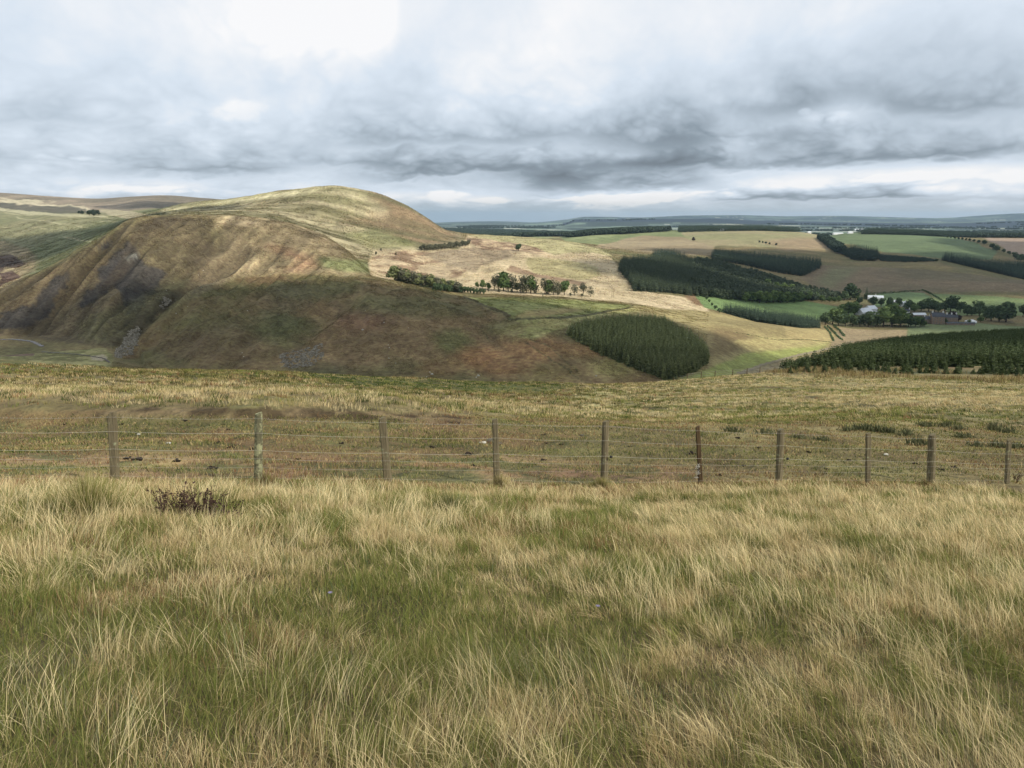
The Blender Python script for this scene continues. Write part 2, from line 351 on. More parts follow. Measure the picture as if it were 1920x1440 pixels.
def ground(x, y):
    x = np.asarray(x, float); y = np.asarray(y, float)
    a = np.arctan2(x, y); l = np.clip(0.5 * np.log(x * x + y * y), LR[0], LR[-1] - 1e-6)
    i = np.clip(np.searchsorted(AZS, a) - 1, 0, len(AZS) - 2); j = np.clip(np.searchsorted(LR, l) - 1, 0, len(LR) - 2)
    u = (a - AZS[i]) / (AZS[i + 1] - AZS[i]); v = (l - LR[j]) / (LR[j + 1] - LR[j])
    return (ZG[i, j] * (1 - u) + ZG[i + 1, j] * u) * (1 - v) + (ZG[i, j + 1] * (1 - u) + ZG[i + 1, j + 1] * u) * v

def inpoly(px, py, poly):
    res = np.zeros(px.shape, bool); n = len(poly)
    for k in range(n):
        x1, y1 = poly[k]; x2, y2 = poly[(k + 1) % n]
        if y1 == y2: continue
        c = (py >= min(y1, y2)) & (py < max(y1, y2)) & (px < (x2 - x1) * (py - y1) / (y2 - y1) + x1)
        res ^= c
    return res

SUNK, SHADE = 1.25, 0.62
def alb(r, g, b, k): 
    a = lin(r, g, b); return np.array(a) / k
# ------------------------------------------------------------------ ground cover colours (vegetation, bare ground, crops)
def terrain_colours():
    X, Y, Z = XG, YG, ZG
    PX, PY = project(X, Y, Z)
    r = np.broadcast_to(RG[None, :], Z.shape)
    C = np.empty(Z.shape + (3,))
    n1 = fbm(X / 60, Y / 60, 4, 101); n2 = fbm(X / 14, Y / 14, 4, 102); n3 = fbm(X / 250, Y / 250, 3, 103)
    jx = PX + 5 * fbm(PX / 22, PY / 9, 3, 104); jy = PY + 2.2 * fbm(PX / 26, PY / 8, 3, 105)
    def base(mask, a, b, t):
        t = np.clip(t, 0, 1)[..., None]
        C[mask] = (np.array(a) * (1 - t) + np.array(b) * t)[mask]
    straw = alb(196, 176, 130, SUNK); olive = alb(128, 124, 76, SUNK)
    # near slope
    base(np.ones(Z.shape, bool), alb(78, 70, 42, 1.0), alb(112, 98, 62, 1.0), .5 + .8 * fbm(X / 3.0, Y / 3.0, 4, 106))
    base(r > 13.5, alb(102, 94, 56, 1.0), alb(132, 116, 74, 1.0), .5 + .8 * fbm(X / 3.0, Y / 3.0, 4, 106))
    # glen and brown hill (r 400..1300)
    mid = (r > 300) & (r <= 4300)
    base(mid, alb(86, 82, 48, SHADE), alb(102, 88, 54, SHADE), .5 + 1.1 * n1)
    # beyond: cloud shade over the plain is put into a darker colour
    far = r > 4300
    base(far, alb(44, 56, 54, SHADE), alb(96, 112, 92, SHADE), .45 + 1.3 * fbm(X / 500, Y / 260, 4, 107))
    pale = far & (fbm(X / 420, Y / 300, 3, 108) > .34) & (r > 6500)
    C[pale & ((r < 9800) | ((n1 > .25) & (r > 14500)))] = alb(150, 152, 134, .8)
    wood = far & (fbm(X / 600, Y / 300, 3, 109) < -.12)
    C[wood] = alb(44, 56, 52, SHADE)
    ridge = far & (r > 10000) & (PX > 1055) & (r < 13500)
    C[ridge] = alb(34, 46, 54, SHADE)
    inner = np.abs(AZS) < R(60)
    ii = np.nonzero(inner)[0]; i0, i1 = ii[0], ii[-1] + 1
    rr = RG
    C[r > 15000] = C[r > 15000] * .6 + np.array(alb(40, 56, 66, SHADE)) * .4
    def patch(poly, y0, y1, a, b=None, t=None, soft=0.0, jit=1.0, amt=1.0):
        j0, j1 = np.searchsorted(rr, y0), np.searchsorted(rr, y1)
        sl = (slice(i0, i1), slice(j0, j1))
        pxs, pys = PX[sl], PY[sl]
        xs = [p[0] for p in poly]; ys = [p[1] for p in poly]; mg = 8 * jit + soft + 2
        box = (pxs > min(xs) - mg) & (pxs < max(xs) + mg) & (pys > min(ys) - mg) & (pys < max(ys) + mg)
        ai, aj = np.nonzero(box)
        if len(ai) == 0: return
        ai = ai + i0; aj = aj + j0
        qx = PX[ai, aj] + (jx[ai, aj] - PX[ai, aj]) * jit; qy = PY[ai, aj] + (jy[ai, aj] - PY[ai, aj]) * jit
        if soft:
            k = np.zeros(len(ai))
            offs = ((0, 0), (soft, 0), (-soft, 0), (0, soft * .5), (0, -soft * .5), (soft * .7, soft * .35), (-soft * .7, -soft * .35), (soft * .7, -soft * .35), (-soft * .7, soft * .35),
                    (soft * .4, soft * .2), (-soft * .4, -soft * .2), (soft * .4, -soft * .2), (-soft * .4, soft * .2))
            for dx, dy in offs: k += inpoly(qx + dx, qy + dy, poly) / len(offs)
        else: k = inpoly(qx, qy, poly).astype(float)
        k = (k * amt)[:, None]
        if b is None: tgt = np.array(a)[None, :]
        else:
            tt = np.clip((t if t is not None else .5 + 1.2 * n1)[ai, aj], 0, 1)[:, None]
            tgt = np.array(a) * (1 - tt) + np.array(b) * tt
        C[ai, aj] = C[ai, aj] * (1 - k) + tgt * k
    T = lambda n, g=1.2: .5 + g * n
    # horizontal streak field in world space
    st = fbm(X / 160, Y / 500 + X / 900, 4, 111)
    hs = fbm(X / 220 + Y / 900, Y / 40, 4, 112)
    # ---- far left moor; its pale bands are sunlit strips put into the colour
    patch([(-900, 300), (440, 300), (440, 420), (290, 404), (150, 480), (0, 560), (-900, 900)], 1150, 5000, alb(90, 92, 58, SHADE), alb(112, 106, 74, SHADE), T(st))
    patch([(-900, 300), (600, 330), (600, 384), (280, 392), (200, 398), (-900, 372)], 2300, 5000, alb(92, 84, 68, SHADE), alb(122, 108, 88, SHADE), T(st))
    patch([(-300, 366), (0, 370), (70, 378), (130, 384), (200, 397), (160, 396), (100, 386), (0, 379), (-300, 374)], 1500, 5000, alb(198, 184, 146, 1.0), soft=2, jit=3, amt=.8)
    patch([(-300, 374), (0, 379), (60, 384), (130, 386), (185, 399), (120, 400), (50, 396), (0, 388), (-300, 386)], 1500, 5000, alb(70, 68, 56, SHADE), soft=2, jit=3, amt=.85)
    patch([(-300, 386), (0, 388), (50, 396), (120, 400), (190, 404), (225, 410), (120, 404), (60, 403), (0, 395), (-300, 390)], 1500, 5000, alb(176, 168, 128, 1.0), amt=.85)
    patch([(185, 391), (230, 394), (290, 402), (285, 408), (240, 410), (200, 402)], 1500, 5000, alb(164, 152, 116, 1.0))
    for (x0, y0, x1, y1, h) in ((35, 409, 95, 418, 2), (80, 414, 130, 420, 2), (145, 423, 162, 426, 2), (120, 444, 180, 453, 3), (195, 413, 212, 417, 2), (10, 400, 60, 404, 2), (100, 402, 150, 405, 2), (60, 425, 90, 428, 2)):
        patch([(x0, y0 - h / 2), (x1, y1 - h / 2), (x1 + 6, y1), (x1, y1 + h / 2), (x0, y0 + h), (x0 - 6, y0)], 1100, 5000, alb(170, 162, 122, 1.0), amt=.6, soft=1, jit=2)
    patch([(-300, 445), (0, 450), (50, 465), (75, 490), (50, 520), (0, 548), (-300, 640)], 850, 2600, alb(98, 88, 58, SHADE), alb(130, 114, 82, SHADE), T(n2, 1.6), soft=6, jit=2)
    patch([(-300, 470), (0, 480), (20, 478), (50, 495), (35, 502), (10, 500), (0, 512), (-300, 520)], 850, 2600, alb(62, 46, 40, SHADE), soft=3, jit=2, amt=.85)
    patch([(0, 512), (25, 508), (40, 520), (12, 530), (0, 540)], 850, 2600, alb(66, 44, 42, SHADE), amt=.8)
    # ---- hill C
    patch([(280, 405), (420, 372), (560, 340), (700, 340), (860, 432), (880, 470), (790, 475), (700, 520), (640, 500), (600, 440), (450, 415)], 1180, 2300, alb(122, 114, 74, 1.1), alb(174, 160, 118, 1.1), T(hs, 1.8), soft=4)
    patch([(300, 394), (420, 374), (560, 352), (640, 348), (560, 366), (470, 376), (380, 388), (320, 398)], 1300, 2300, alb(214, 200, 152, 1.0), alb(168, 160, 104, 1.0), T(hs, 1.2), soft=6)
    patch([(560, 345), (700, 345), (700, 372), (640, 384), (560, 372)], 1300, 2300, alb(148, 140, 94, 1.1), alb(198, 184, 140, 1.1), T(hs, 1.8), soft=14, amt=.6)
    patch([(690, 395), (740, 400), (770, 418), (720, 420), (690, 408)], 1300, 2300, alb(196, 172, 128, 1.0), soft=6, amt=.75)
    patch([(700, 355), (850, 430), (870, 452), (800, 460), (740, 450), (700, 430), (640, 418), (640, 404), (720, 410), (730, 392), (690, 372)], 1300, 2300, alb(96, 88, 58, .75), alb(120, 96, 66, .75), T(hs), soft=10, amt=.85)
    patch([(640, 440), (700, 430), (760, 445), (780, 462), (720, 462)], 1250, 2300, alb(94, 98, 52, .8), soft=10, amt=.8)
    patch([(650, 436), (740, 444), (760, 462), (700, 470), (680, 462)], 1100, 2300, alb(166, 158, 104, 1.0), soft=8, amt=.5)
    # ---- brown hill B top (sunny) and ridges
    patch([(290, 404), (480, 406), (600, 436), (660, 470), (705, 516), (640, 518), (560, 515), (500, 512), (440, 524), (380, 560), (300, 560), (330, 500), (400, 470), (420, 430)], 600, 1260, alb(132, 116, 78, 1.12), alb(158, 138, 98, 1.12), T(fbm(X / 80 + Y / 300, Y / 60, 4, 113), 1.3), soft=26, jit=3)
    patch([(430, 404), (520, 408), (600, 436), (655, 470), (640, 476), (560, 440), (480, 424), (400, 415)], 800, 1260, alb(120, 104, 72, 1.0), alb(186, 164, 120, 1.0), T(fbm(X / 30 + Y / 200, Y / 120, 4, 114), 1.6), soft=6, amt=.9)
    patch([(480, 458), (530, 462), (580, 480), (600, 500), (560, 512), (520, 508), (560, 490)], 700, 1260, alb(158, 118, 84, 1.0), soft=12, amt=.6)
    patch([(600, 482), (690, 490), (700, 512), (650, 510), (600, 500)], 700, 1260, alb(110, 116, 66, .9), soft=8, amt=.8)
    # ---- left flank: scree and gullies
    patch([(-40, 560), (100, 500), (200, 440), (290, 404), (400, 412), (400, 480), (330, 560), (260, 650), (200, 650), (100, 640), (-40, 625)], 560, 1200, alb(100, 88, 60, 1.30), alb(116, 100, 70, 1.30), T(n1, 1.6), soft=6)
    for poly in ([(215, 470), (250, 452), (262, 480), (270, 500), (310, 504), (318, 510), (290, 545), (262, 580), (235, 590), (225, 555), (200, 520), (180, 520)],
                 [(200, 505), (245, 470), (255, 476), (225, 520), (190, 555), (160, 580), (140, 575), (175, 535)],
                 [(95, 525), (130, 510), (128, 530), (105, 560), (85, 600), (40, 618), (0, 615), (0, 590), (60, 570)],
                 [(180, 460), (216, 448), (205, 462), (184, 474)]):
        patch(poly, 560, 1200, alb(74, 71, 68, 1.6), alb(84, 79, 74, 1.6), T(n2, 2), soft=3, jit=2.5, amt=.85)
    patch([(230, 484), (246, 474), (262, 476), (240, 490)], 560, 1200, alb(112, 112, 102, 1.02), soft=2, amt=.8)
    patch([(150, 600), (260, 560), (330, 520), (400, 540), (300, 600), (240, 650), (150, 640)], 560, 1200, alb(98, 94, 58, 1.15), soft=14, amt=.6)
    # streaks of heather, bracken and bent down the fall line
    sl_ = X + (Y - 700) * 0.03; al_ = Y
    stk = fbm(sl_ / 7, al_ / 70, 5, 160, .6); stk2 = fbm(sl_ / 3, al_ / 16, 3, 161)
    foot = np.interp(PX, [-300, 0, 100, 200, 260, 300, 9000], [628, 630, 634, 652, 668, 760, 760]); wl = ((r > 540) & (r < 1200)) * (1 - sstep(PX, 430, 700)) * np.where(PX < 300, sstep(foot - PY, -2, 10), 1.0)
    C[:] = C * (1 + (.50 * stk + .22 * stk2) * wl)[..., None]
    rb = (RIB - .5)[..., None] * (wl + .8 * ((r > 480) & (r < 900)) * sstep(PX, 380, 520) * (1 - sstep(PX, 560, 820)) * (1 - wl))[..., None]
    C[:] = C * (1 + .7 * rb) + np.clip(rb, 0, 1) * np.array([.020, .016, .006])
    hth = wl * sstep(fbm(sl_ / 22, al_ / 120, 4, 162), .12, .3) * .45
    C[:] = C * (1 - hth[..., None]) + np.array(alb(82, 70, 52, 1.0)) * hth[..., None]
    # ---- shoulder A
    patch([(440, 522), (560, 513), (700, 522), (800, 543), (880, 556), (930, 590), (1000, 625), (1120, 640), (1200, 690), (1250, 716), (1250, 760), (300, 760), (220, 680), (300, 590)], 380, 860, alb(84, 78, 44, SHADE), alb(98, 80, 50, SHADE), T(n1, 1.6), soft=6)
    for (x, y, rx, ry, c, a) in ((680, 600, 60, 22, (98, 72, 50), .7), (740, 570, 90, 18, (84, 78, 46), .6), (540, 560, 50, 30, (74, 68, 44), .6), (850, 640, 40, 22, (86, 90, 44), .6),
                                 (900, 670, 50, 20, (124, 88, 48), .75), (1000, 655, 60, 26, (120, 88, 50), .8), (940, 690, 60, 16, (116, 84, 48), .8), (1100, 655, 60, 12, (132, 100, 58), .8), (830, 690, 50, 18, (104, 80, 46), .7),
                                 (1040, 700, 60, 18, (106, 92, 48), .6), (600, 700, 60, 16, (62, 62, 38), .7), (430, 640, 80, 40, (84, 70, 46), .6), (520, 610, 50, 30, (70, 72, 40), .6), (1150, 690, 50, 20, (118, 108, 58), .8), (350, 650, 60, 30, (88, 70, 48), .6), (980, 620, 60, 14, (114, 106, 58), .7)):
        p = [(x + rx * math.cos(k * .785), y + ry * math.sin(k * .785)) for k in range(8)]
        patch(p, 380, 1000, alb(*c, SHADE), soft=rx * .35, amt=a, jit=2.0)
    # ---- terrace meadow and field edge
    patch([(880, 556), (980, 560), (1080, 562), (1190, 573), (1140, 584), (1080, 596), (960, 596), (910, 575)], 500, 1100, alb(126, 126, 66, .85), alb(112, 116, 58, .85), T(n2), soft=3)
    patch([(985, 582), (1060, 578), (1100, 580), (1040, 592), (960, 597)], 500, 1100, alb(140, 118, 72, .85), soft=6, amt=.7)
    patch([(960, 598), (1050, 598), (1160, 580), (1200, 574), (1225, 578), (1160, 590), (1090, 600), (1050, 618), (1000, 636), (970, 630), (985, 612)], 500, 1100, alb(150, 140, 82, .85), alb(128, 124, 66, .85), T(n2, 1.5), soft=4)
    patch([(955, 596), (1060, 594), (1150, 580), (1190, 573), (1192, 575), (1150, 584), (1062, 598), (955, 600)], 500, 1100, alb(84, 80, 48, .85))
    patch([(870, 552), (960, 592), (956, 596), (868, 556)], 500, 1100, alb(86, 78, 48, .85))
    for pl in ([(980, 640), (1060, 690), (1100, 720)], [(905, 590), (900, 610), (920, 640)], [(990, 636), (1030, 648), (1085, 700)]):
        poly = [(x, y - 1.2) for x, y in pl] + [(x, y + 1.4) for x, y in pl[::-1]]
        patch(poly, 380, 900, alb(74, 70, 40, SHADE), amt=.7)
    # ---- spur right of the wood, valley green
    patch([(1180, 574), (1300, 578), (1420, 600), (1540, 618), (1700, 622), (1700, 650), (1500, 690), (1400, 720), (1250, 720), (1300, 690), (1340, 660), (1290, 610)], 460, 1060, alb(126, 112, 68, .8), alb(138, 124, 76, .8), T(n1), soft=3)
    patch([(1330, 610), (1400, 620), (1412, 640), (1380, 660), (1335, 672)], 460, 1060, alb(104, 86, 54, .8), soft=12, amt=.75)
    patch([(1270, 712), (1330, 690), (1400, 662), (1500, 650), (1560, 640), (1540, 655), (1440, 682), (1360, 708), (1270, 724)], 460, 1060, alb(136, 140, 62, .8), alb(122, 126, 60, .8), T(n2), soft=5)
    patch([(1370, 640), (1460, 632), (1560, 640), (1540, 650), (1420, 660)], 460, 1100, alb(154, 140, 84, .8), soft=6, amt=.7)
    patch([(1380, 700), (1440, 682), (1540, 660), (1555, 662), (1470, 690), (1400, 704)], 460, 1060, alb(132, 118, 84, .8), soft=3, amt=.8)
    patch([(1470, 612), (1555, 618), (1572, 642), (1480, 640)], 800, 1150, alb(152, 134, 82, .8), soft=3, amt=.8)
    patch([(1575, 612), (1700, 616), (1700, 640), (1560, 650)], 850, 1150, alb(136, 118, 84, .8), soft=2)
    # ---- sunlit rough meadow
    rough = fbm(X / 25, Y / 50, 5, 120)
    patch([(700, 470), (860, 466), (880, 440), (1000, 440), (1130, 470), (1160, 500), (1190, 545), (1310, 560), (1330, 584), (1180, 574), (1000, 562), (880, 556), (740, 540), (700, 522), (690, 495)], 860, 2100, alb(200, 178, 132, 1.25), alb(216, 192, 146, 1.25), T(rough), soft=2)
    patch([(700, 480), (760, 470), (860, 476), (880, 500), (860, 520), (740, 520), (695, 505)], 860, 1700, alb(148, 120, 88, 1.1), alb(208, 182, 138, 1.25), T(rough, 3.0), soft=3)
    patch([(820, 472), (900, 462), (970, 468), (965, 480), (900, 500), (890, 512), (850, 500), (790, 478)], 1000, 1800, alb(152, 132, 100, 1.1), alb(168, 148, 114, 1.1), T(rough), soft=3)
    patch([(870, 446), (980, 452), (1010, 466), (1036, 482), (1000, 476), (960, 470), (900, 468)], 1000, 2000, alb(140, 112, 84, 1.1), alb(200, 172, 130, 1.1), T(rough, 2.5), soft=3)
    patch([(985, 482), (1060, 486), (1120, 500), (1130, 518), (1090, 526), (1000, 512), (985, 496)], 1000, 1700, alb(170, 156, 104, 1.1), soft=3)
    patch([(960, 496), (1000, 512), (1060, 522), (1100, 530), (1090, 536), (1010, 520), (950, 508)], 900, 1700, alb(132, 100, 74, 1.1), soft=2, amt=.75)
    patch([(880, 440), (1000, 441), (1080, 452), (1130, 470), (1150, 480), (1090, 472), (1040, 478), (1000, 462), (900, 446)], 1200, 2150, alb(184, 172, 118, 1.1), alb(170, 160, 108, 1.1), T(n1), soft=2)
    patch([(950, 470), (1130, 486), (1165, 500), (1150, 508), (1080, 490), (960, 480)], 1000, 1800, alb(214, 188, 142, 1.2), soft=4, amt=.5)
    patch([(1290, 550), (1310, 556), (1330, 578), (1300, 570), (1285, 556)], 860, 1200, alb(132, 104, 70, 1.0), soft=3)
    # ---- rolling farmland in the centre
    patch([(1000, 420), (1290, 420), (1290, 450), (1200, 452), (1120, 470), (1060, 450)], 2150, 3700, alb(104, 114, 66, .85), alb(116, 122, 74, .85), T(n3), soft=1)
    patch([(980, 437), (1060, 448), (1180, 432), (1190, 434), (1110, 450), (1000, 446)], 2150, 3700, alb(140, 146, 92, .95), soft=2, amt=.8)
    patch([(1105, 470), (1130, 458), (1200, 442), (1280, 444), (1340, 460), (1340, 480), (1230, 474), (1160, 466)], 1900, 3300, alb(142, 124, 90, 1.0), alb(156, 138, 102, 1.0), T(n3, 2), soft=2)
    patch([(1120, 466), (1200, 476), (1250, 482), (1150, 482)], 1700, 2500, alb(112, 110, 66, .9), soft=3, amt=.8)
    patch([(1270, 430), (1420, 428), (1530, 436), (1560, 470), (1440, 462), (1340, 462), (1285, 446)], 1900, 3600, alb(144, 140, 92, 1.1), alb(158, 144, 102, 1.1), T(n3, 2), soft=1)
    patch([(1430, 452), (1530, 444), (1570, 468), (1470, 470)], 1900, 3600, alb(140, 116, 86, .9), soft=8, amt=.7)
    patch([(1540, 440), (1620, 434), (1760, 434), (1870, 470), (1860, 486), (1760, 484), (1640, 470), (1560, 450)], 1950, 3600, alb(96, 112, 72, 1.05), alb(104, 120, 78, 1.05), T(n3), soft=1)
    patch([(1830, 440), (2200, 440), (2200, 482), (1900, 478), (1880, 464)], 1900, 3600, alb(150, 128, 106, .95), soft=1)
    # brown field above the village, shaded
    patch([(1500, 520), (1560, 486), (1700, 488), (1800, 498), (1900, 516), (2200, 526), (2200, 545), (1740, 548), (1640, 550), (1530, 545)], 1350, 2100, alb(98, 88, 62, .80), alb(110, 94, 68, .80), T(n3, 2), soft=2)
    patch([(1530, 528), (1560, 500), (1620, 500), (1560, 540)], 1350, 2100, alb(88, 92, 58, SHADE), soft=10, amt=.6)
    # pastures on the valley floor
    patch([(1300, 548), (1400, 564), (1600, 556), (1600, 600), (1400, 600), (1320, 580)], 980, 1420, alb(98, 120, 64, .80), soft=1)
    patch([(1625, 552), (1730, 546), (1770, 575), (1640, 575)], 1150, 1700, alb(92, 110, 66, .75), soft=1)
    patch([(1740, 548), (1920, 541), (2200, 538), (2200, 592), (1780, 592)], 1150, 1700, alb(92, 106, 60, .75), soft=1)
    patch([(1700, 596), (1900, 590), (2200, 590), (2200, 640), (1700, 640)], 950, 1300, alb(96, 106, 66, .75), soft=2)
    # ---- glen floor at the left
    patch([(-300, 626), (0, 628), (100, 634), (200, 652), (215, 672), (200, 700), (-300, 700)], 480, 660, alb(120, 116, 66, 1.1), alb(158, 150, 92, 1.1), T(fbm(X / 9, Y / 9, 4, 130), 3), soft=2)
    patch([(-300, 632), (0, 640), (40, 644), (72, 652), (66, 666), (0, 668), (-300, 668)], 480, 660, alb(140, 112, 94, 1.1), alb(118, 96, 80, 1.1), T(n2), soft=1)
    patch([(170, 668), (190, 664), (200, 670), (190, 678), (170, 676)], 480, 660, alb(150, 138, 108, .8), soft=1)
    # ---- near slope details
    nb = (r < 140)
    a4 = alb(120, 96, 66, .95); 
    patch([(-900, 840), (0, 842), (230, 835), (600, 850), (900, 850), (1300, 880), (1290, 920), (-900, 925)], 5, 24, alb(138, 112, 76, .95), alb(100, 96, 56, .95), T(fbm(X / 1.4, Y / .9, 5, 140, .6), 3.0), soft=12, jit=2)
    patch([(-900, 770), (0, 772), (300, 766), (560, 768), (900, 782), (1080, 796), (1080, 850), (-900, 850)], 14, 30, alb(100, 94, 54, 1.0), alb(122, 102, 64, 1.0), T(fbm(X / 1.8, Y / 1.1, 5, 141, .6), 3.0), soft=8, jit=2)
    patch([(-900, 764), (0, 766), (300, 764), (560, 764), (900, 780), (880, 796), (560, 786), (300, 782), (0, 786), (-900, 786)], 22, 28, alb(74, 60, 40, 1.0), alb(122, 104, 70, 1.0), T(fbm(X / 1.0, Y / .5, 4, 142), 2.4), soft=6, jit=3)
    patch([(-900, 650), (0, 664), (300, 684), (640, 702), (700, 712), (600, 722), (300, 706), (0, 690), (-900, 690)], 50, 90, alb(96, 90, 48, .9), alb(80, 82, 46, .9), T(n2), soft=3)
    patch([(560, 700), (640, 704), (800, 712), (950, 718), (1060, 721), (1090, 724), (1010, 738), (900, 736), (760, 728), (640, 722)], 55, 110, alb(74, 76, 38, .85), alb(86, 84, 44, .85), T(fbm(X / 3, Y / 3, 3, 143)), soft=2)
    patch([(1060, 724), (1250, 718), (1400, 706), (1600, 702), (2200, 706), (2200, 800), (1500, 790), (1100, 780)], 30, 115, alb(106, 100, 58, 1.0), alb(146, 134, 86, 1.0), T(fbm(X / 5, Y / 1.2, 4, 144), 1.6), soft=4)
    patch([(1440, 702), (1500, 660), (1600, 640), (1700, 620), (2200, 600), (2200, 706), (1600, 700)], 108, 420, alb(70, 72, 44, .7), alb(112, 98, 64, .7), T(fbm(X / 9, Y / 9, 3, 145), 1.5), soft=2)
    wa = ((r > 400) & (r < 900)) * sstep(PX, 380, 520) * (1 - sstep(PX, 1180, 1260))
    sa = X * .93 + Y * .36; ba = Y * .93 - X * .36
    C *= (1 + (.34 * fbm(sa / 9, ba / 40, 5, 163, .6) + .22 * fbm(X / 2.6, Y / 7, 3, 164)) * wa)[..., None]
    wc_ = (r > 1000) & (r < 4200) & (PX < 1160)
    C *= (1 + (.30 * fbm(X / 30, Y / 90, 5, 165, .6) + .18 * fbm(X / 9, Y / 24, 3, 166)) * wc_)[..., None]
    # value break-up everywhere
    g = 1 + .16 * fbm(X / 7, Y / 7, 3, 150) * ((r > 60) & (r < 2500)) + .10 * n1 * (r < 4500)
    C *= g[..., None]
    lum = C @ np.array([.3, .59, .11]); C[:] = lum[..., None] + (C - lum[..., None]) * 0.84
    global TC
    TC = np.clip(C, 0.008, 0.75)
    return TC

def terrain_material():
    m = bpy.data.materials.new("terrain_ground"); m.use_nodes = True; t = m.node_tree; N.tree = t
    b = t.nodes['Principled BSDF']; b.inputs['Roughness'].default_value = 0.95; b.inputs['Specular IOR Level'].default_value = 0.12
    at = t.nodes.new('ShaderNodeAttribute'); at.attribute_name = 'Col'
    g = t.nodes.new('ShaderNodeNewGeometry'); pos = g.outputs['Position']
    na = noise(pos, 0.035, 5, .6); nb_ = noise(pos, 0.3, 5, .62); nc = noise(pos, 3.2, 4, .65)
    v = mapr(na, .25, .75, .78, 1.22, False) * mapr(nb_, .25, .75, .55, 1.45, False) * mapr(nc, .25, .75, .74, 1.26, False)
    hs = t.nodes.new('ShaderNodeHueSaturation'); t.links.new(at.outputs['Color'], hs.inputs['Color'])
    t.links.new(mapr(nb_, .3, .7, .482, .518, False).s, hs.inputs['Hue'])
    t.links.new(v.s, hs.inputs['Value']); hs.inputs['Saturation'].default_value = 1.0
    t.links.new(hs.outputs[0], b.inputs['Base Color'])
    bu = t.nodes.new('ShaderNodeBump'); bu.inputs['Distance'].default_value = 1.6; bu.inputs['Strength'].default_value = 0.7
    t.links.new((nb_ * 1.0 + nc * .12).s, bu.inputs['Height']); t.links.new(bu.outputs[0], b.inputs['Normal'])
    return m

def build_terrain():
    nA, nR = ZG.shape
    verts = np.stack([XG, YG, ZG], -1).reshape(-1, 3)
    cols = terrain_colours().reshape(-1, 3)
    verts = np.vstack([verts, [[0, 0, -1.6]]]); cols = np.vstack([cols, cols[:1]])
    idx = np.arange(nA * nR).reshape(nA, nR)
    q = np.stack([idx[:-1, :-1], idx[1:, :-1], idx[1:, 1:], idx[:-1, 1:]], -1).reshape(-1, 4)[:, ::-1]
    cap = np.stack([idx[1:, 0], idx[:-1, 0], np.full(nA - 1, nA * nR)], -1)
    loops = np.concatenate([q.ravel(), cap.ravel()])
    tot = np.concatenate([np.full(len(q), 4), np.full(len(cap), 3)]); st = np.concatenate([[0], np.cumsum(tot)[:-1]])
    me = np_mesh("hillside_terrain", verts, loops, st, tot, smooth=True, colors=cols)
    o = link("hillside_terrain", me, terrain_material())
    tag(o, "rolling upland ground of rough grass, brown hills, moor and distant farmland", "ground", kind='structure')
    return o
build_terrain()

def ground_colour(x, y):
    a = np.arctan2(x, y); l = 0.5 * np.log(x * x + y * y)
    i = np.clip(np.searchsorted(AZS, a), 0, len(AZS) - 1); j = np.clip(np.searchsorted(LR, l), 0, len(LR) - 1)
    return TC[i, j]

# ------------------------------------------------------------------ unseen clouds added above the frame to shade the ground, and the haze
def cloud_material():
    m = bpy.data.materials.new("cloud_white"); m.use_nodes = True; t = m.node_tree; t.nodes.clear()
    o = t.nodes.new('ShaderNodeOutputMaterial'); d = t.nodes.new('ShaderNodeBsdfDiffuse'); d.inputs[0].default_value = (.9, .9, .92, 1)
    tr = t.nodes.new('ShaderNodeBsdfTranslucent'); tr.inputs[0].default_value = (.8, .82, .85, 1)
    mx = t.nodes.new('ShaderNodeMixShader'); mx.inputs[0].default_value = .35
    t.links.new(d.outputs[0], mx.inputs[1]); t.links.new(tr.outputs[0], mx.inputs[2]); t.links.new(mx.outputs[0], o.inputs[0]); return m
CLOUD_MAT = cloud_material()
CLOUD_Z = 900.0
def cloud(gx, gy, rx, ry, gz=-90, seed=0, rot=0.0):
    """a cumulus whose shadow falls round (gx, gy)"""
    rg = np.random.default_rng(seed)
    k = (CLOUD_Z - gz) / math.tan(SUN_EL)
    cx, cy = gx + SUN_H[0] * k, gy + SUN_H[1] * k
    n1, n2 = 56, 22
    th = np.linspace(0, 2 * math.pi, n1, endpoint=False); ph = np.linspace(-math.pi / 2, math.pi / 2, n2)
    V, Fc = [], []; base = 0
    blobs = [(0, 0, 1.0)] + [(math.cos(a) * .86, math.sin(a) * .86, rg.uniform(.14, .3)) for a in rg.uniform(0, 6.28, 26)]
    for bx, by, s in blobs:
        T_, P_ = np.meshgrid(th, ph, indexing='ij')
        nx = np.cos(T_) * np.cos(P_); ny = np.sin(T_) * np.cos(P_); nz = np.sin(P_)
        a = 1 + .42 * fbm(nx * 1.6 + seed + bx * 9, ny * 1.6 + nz + by * 9, 5, seed, .6)
        x = (bx + nx * s * a) * rx; y = (by + ny * s * a) * ry; z = np.where(nz > 0, nz * 150 * (s ** .5) * a, nz * 22)
        c, s_ = math.cos(rot), math.sin(rot)
        V.append(np.stack([x * c - y * s_, x * s_ + y * c, z], -1).reshape(-1, 3))
        idx = np.arange(n1 * n2).reshape(n1, n2) + base; nxt = np.roll(idx, -1, 0)
        Fc.append(np.stack([idx[:, :-1], nxt[:, :-1], nxt[:, 1:], idx[:, 1:]], -1).reshape(-1, 4)); base += n1 * n2
    V = np.vstack(V); Q = np.vstack(Fc)
    me = np_mesh("cloud", V, Q.ravel(), np.arange(len(Q)) * 4, np.full(len(Q), 4), smooth=True)
    o = link("cloud", me, CLOUD_MAT, loc=(cx, cy, CLOUD_Z))
    tag(o, "broad white cloud added unseen above the frame to shade the valley", "cloud", "unseen shading clouds overhead", 'stuff')
def build_clouds():
    for a in CLOUDS: cloud(*a)
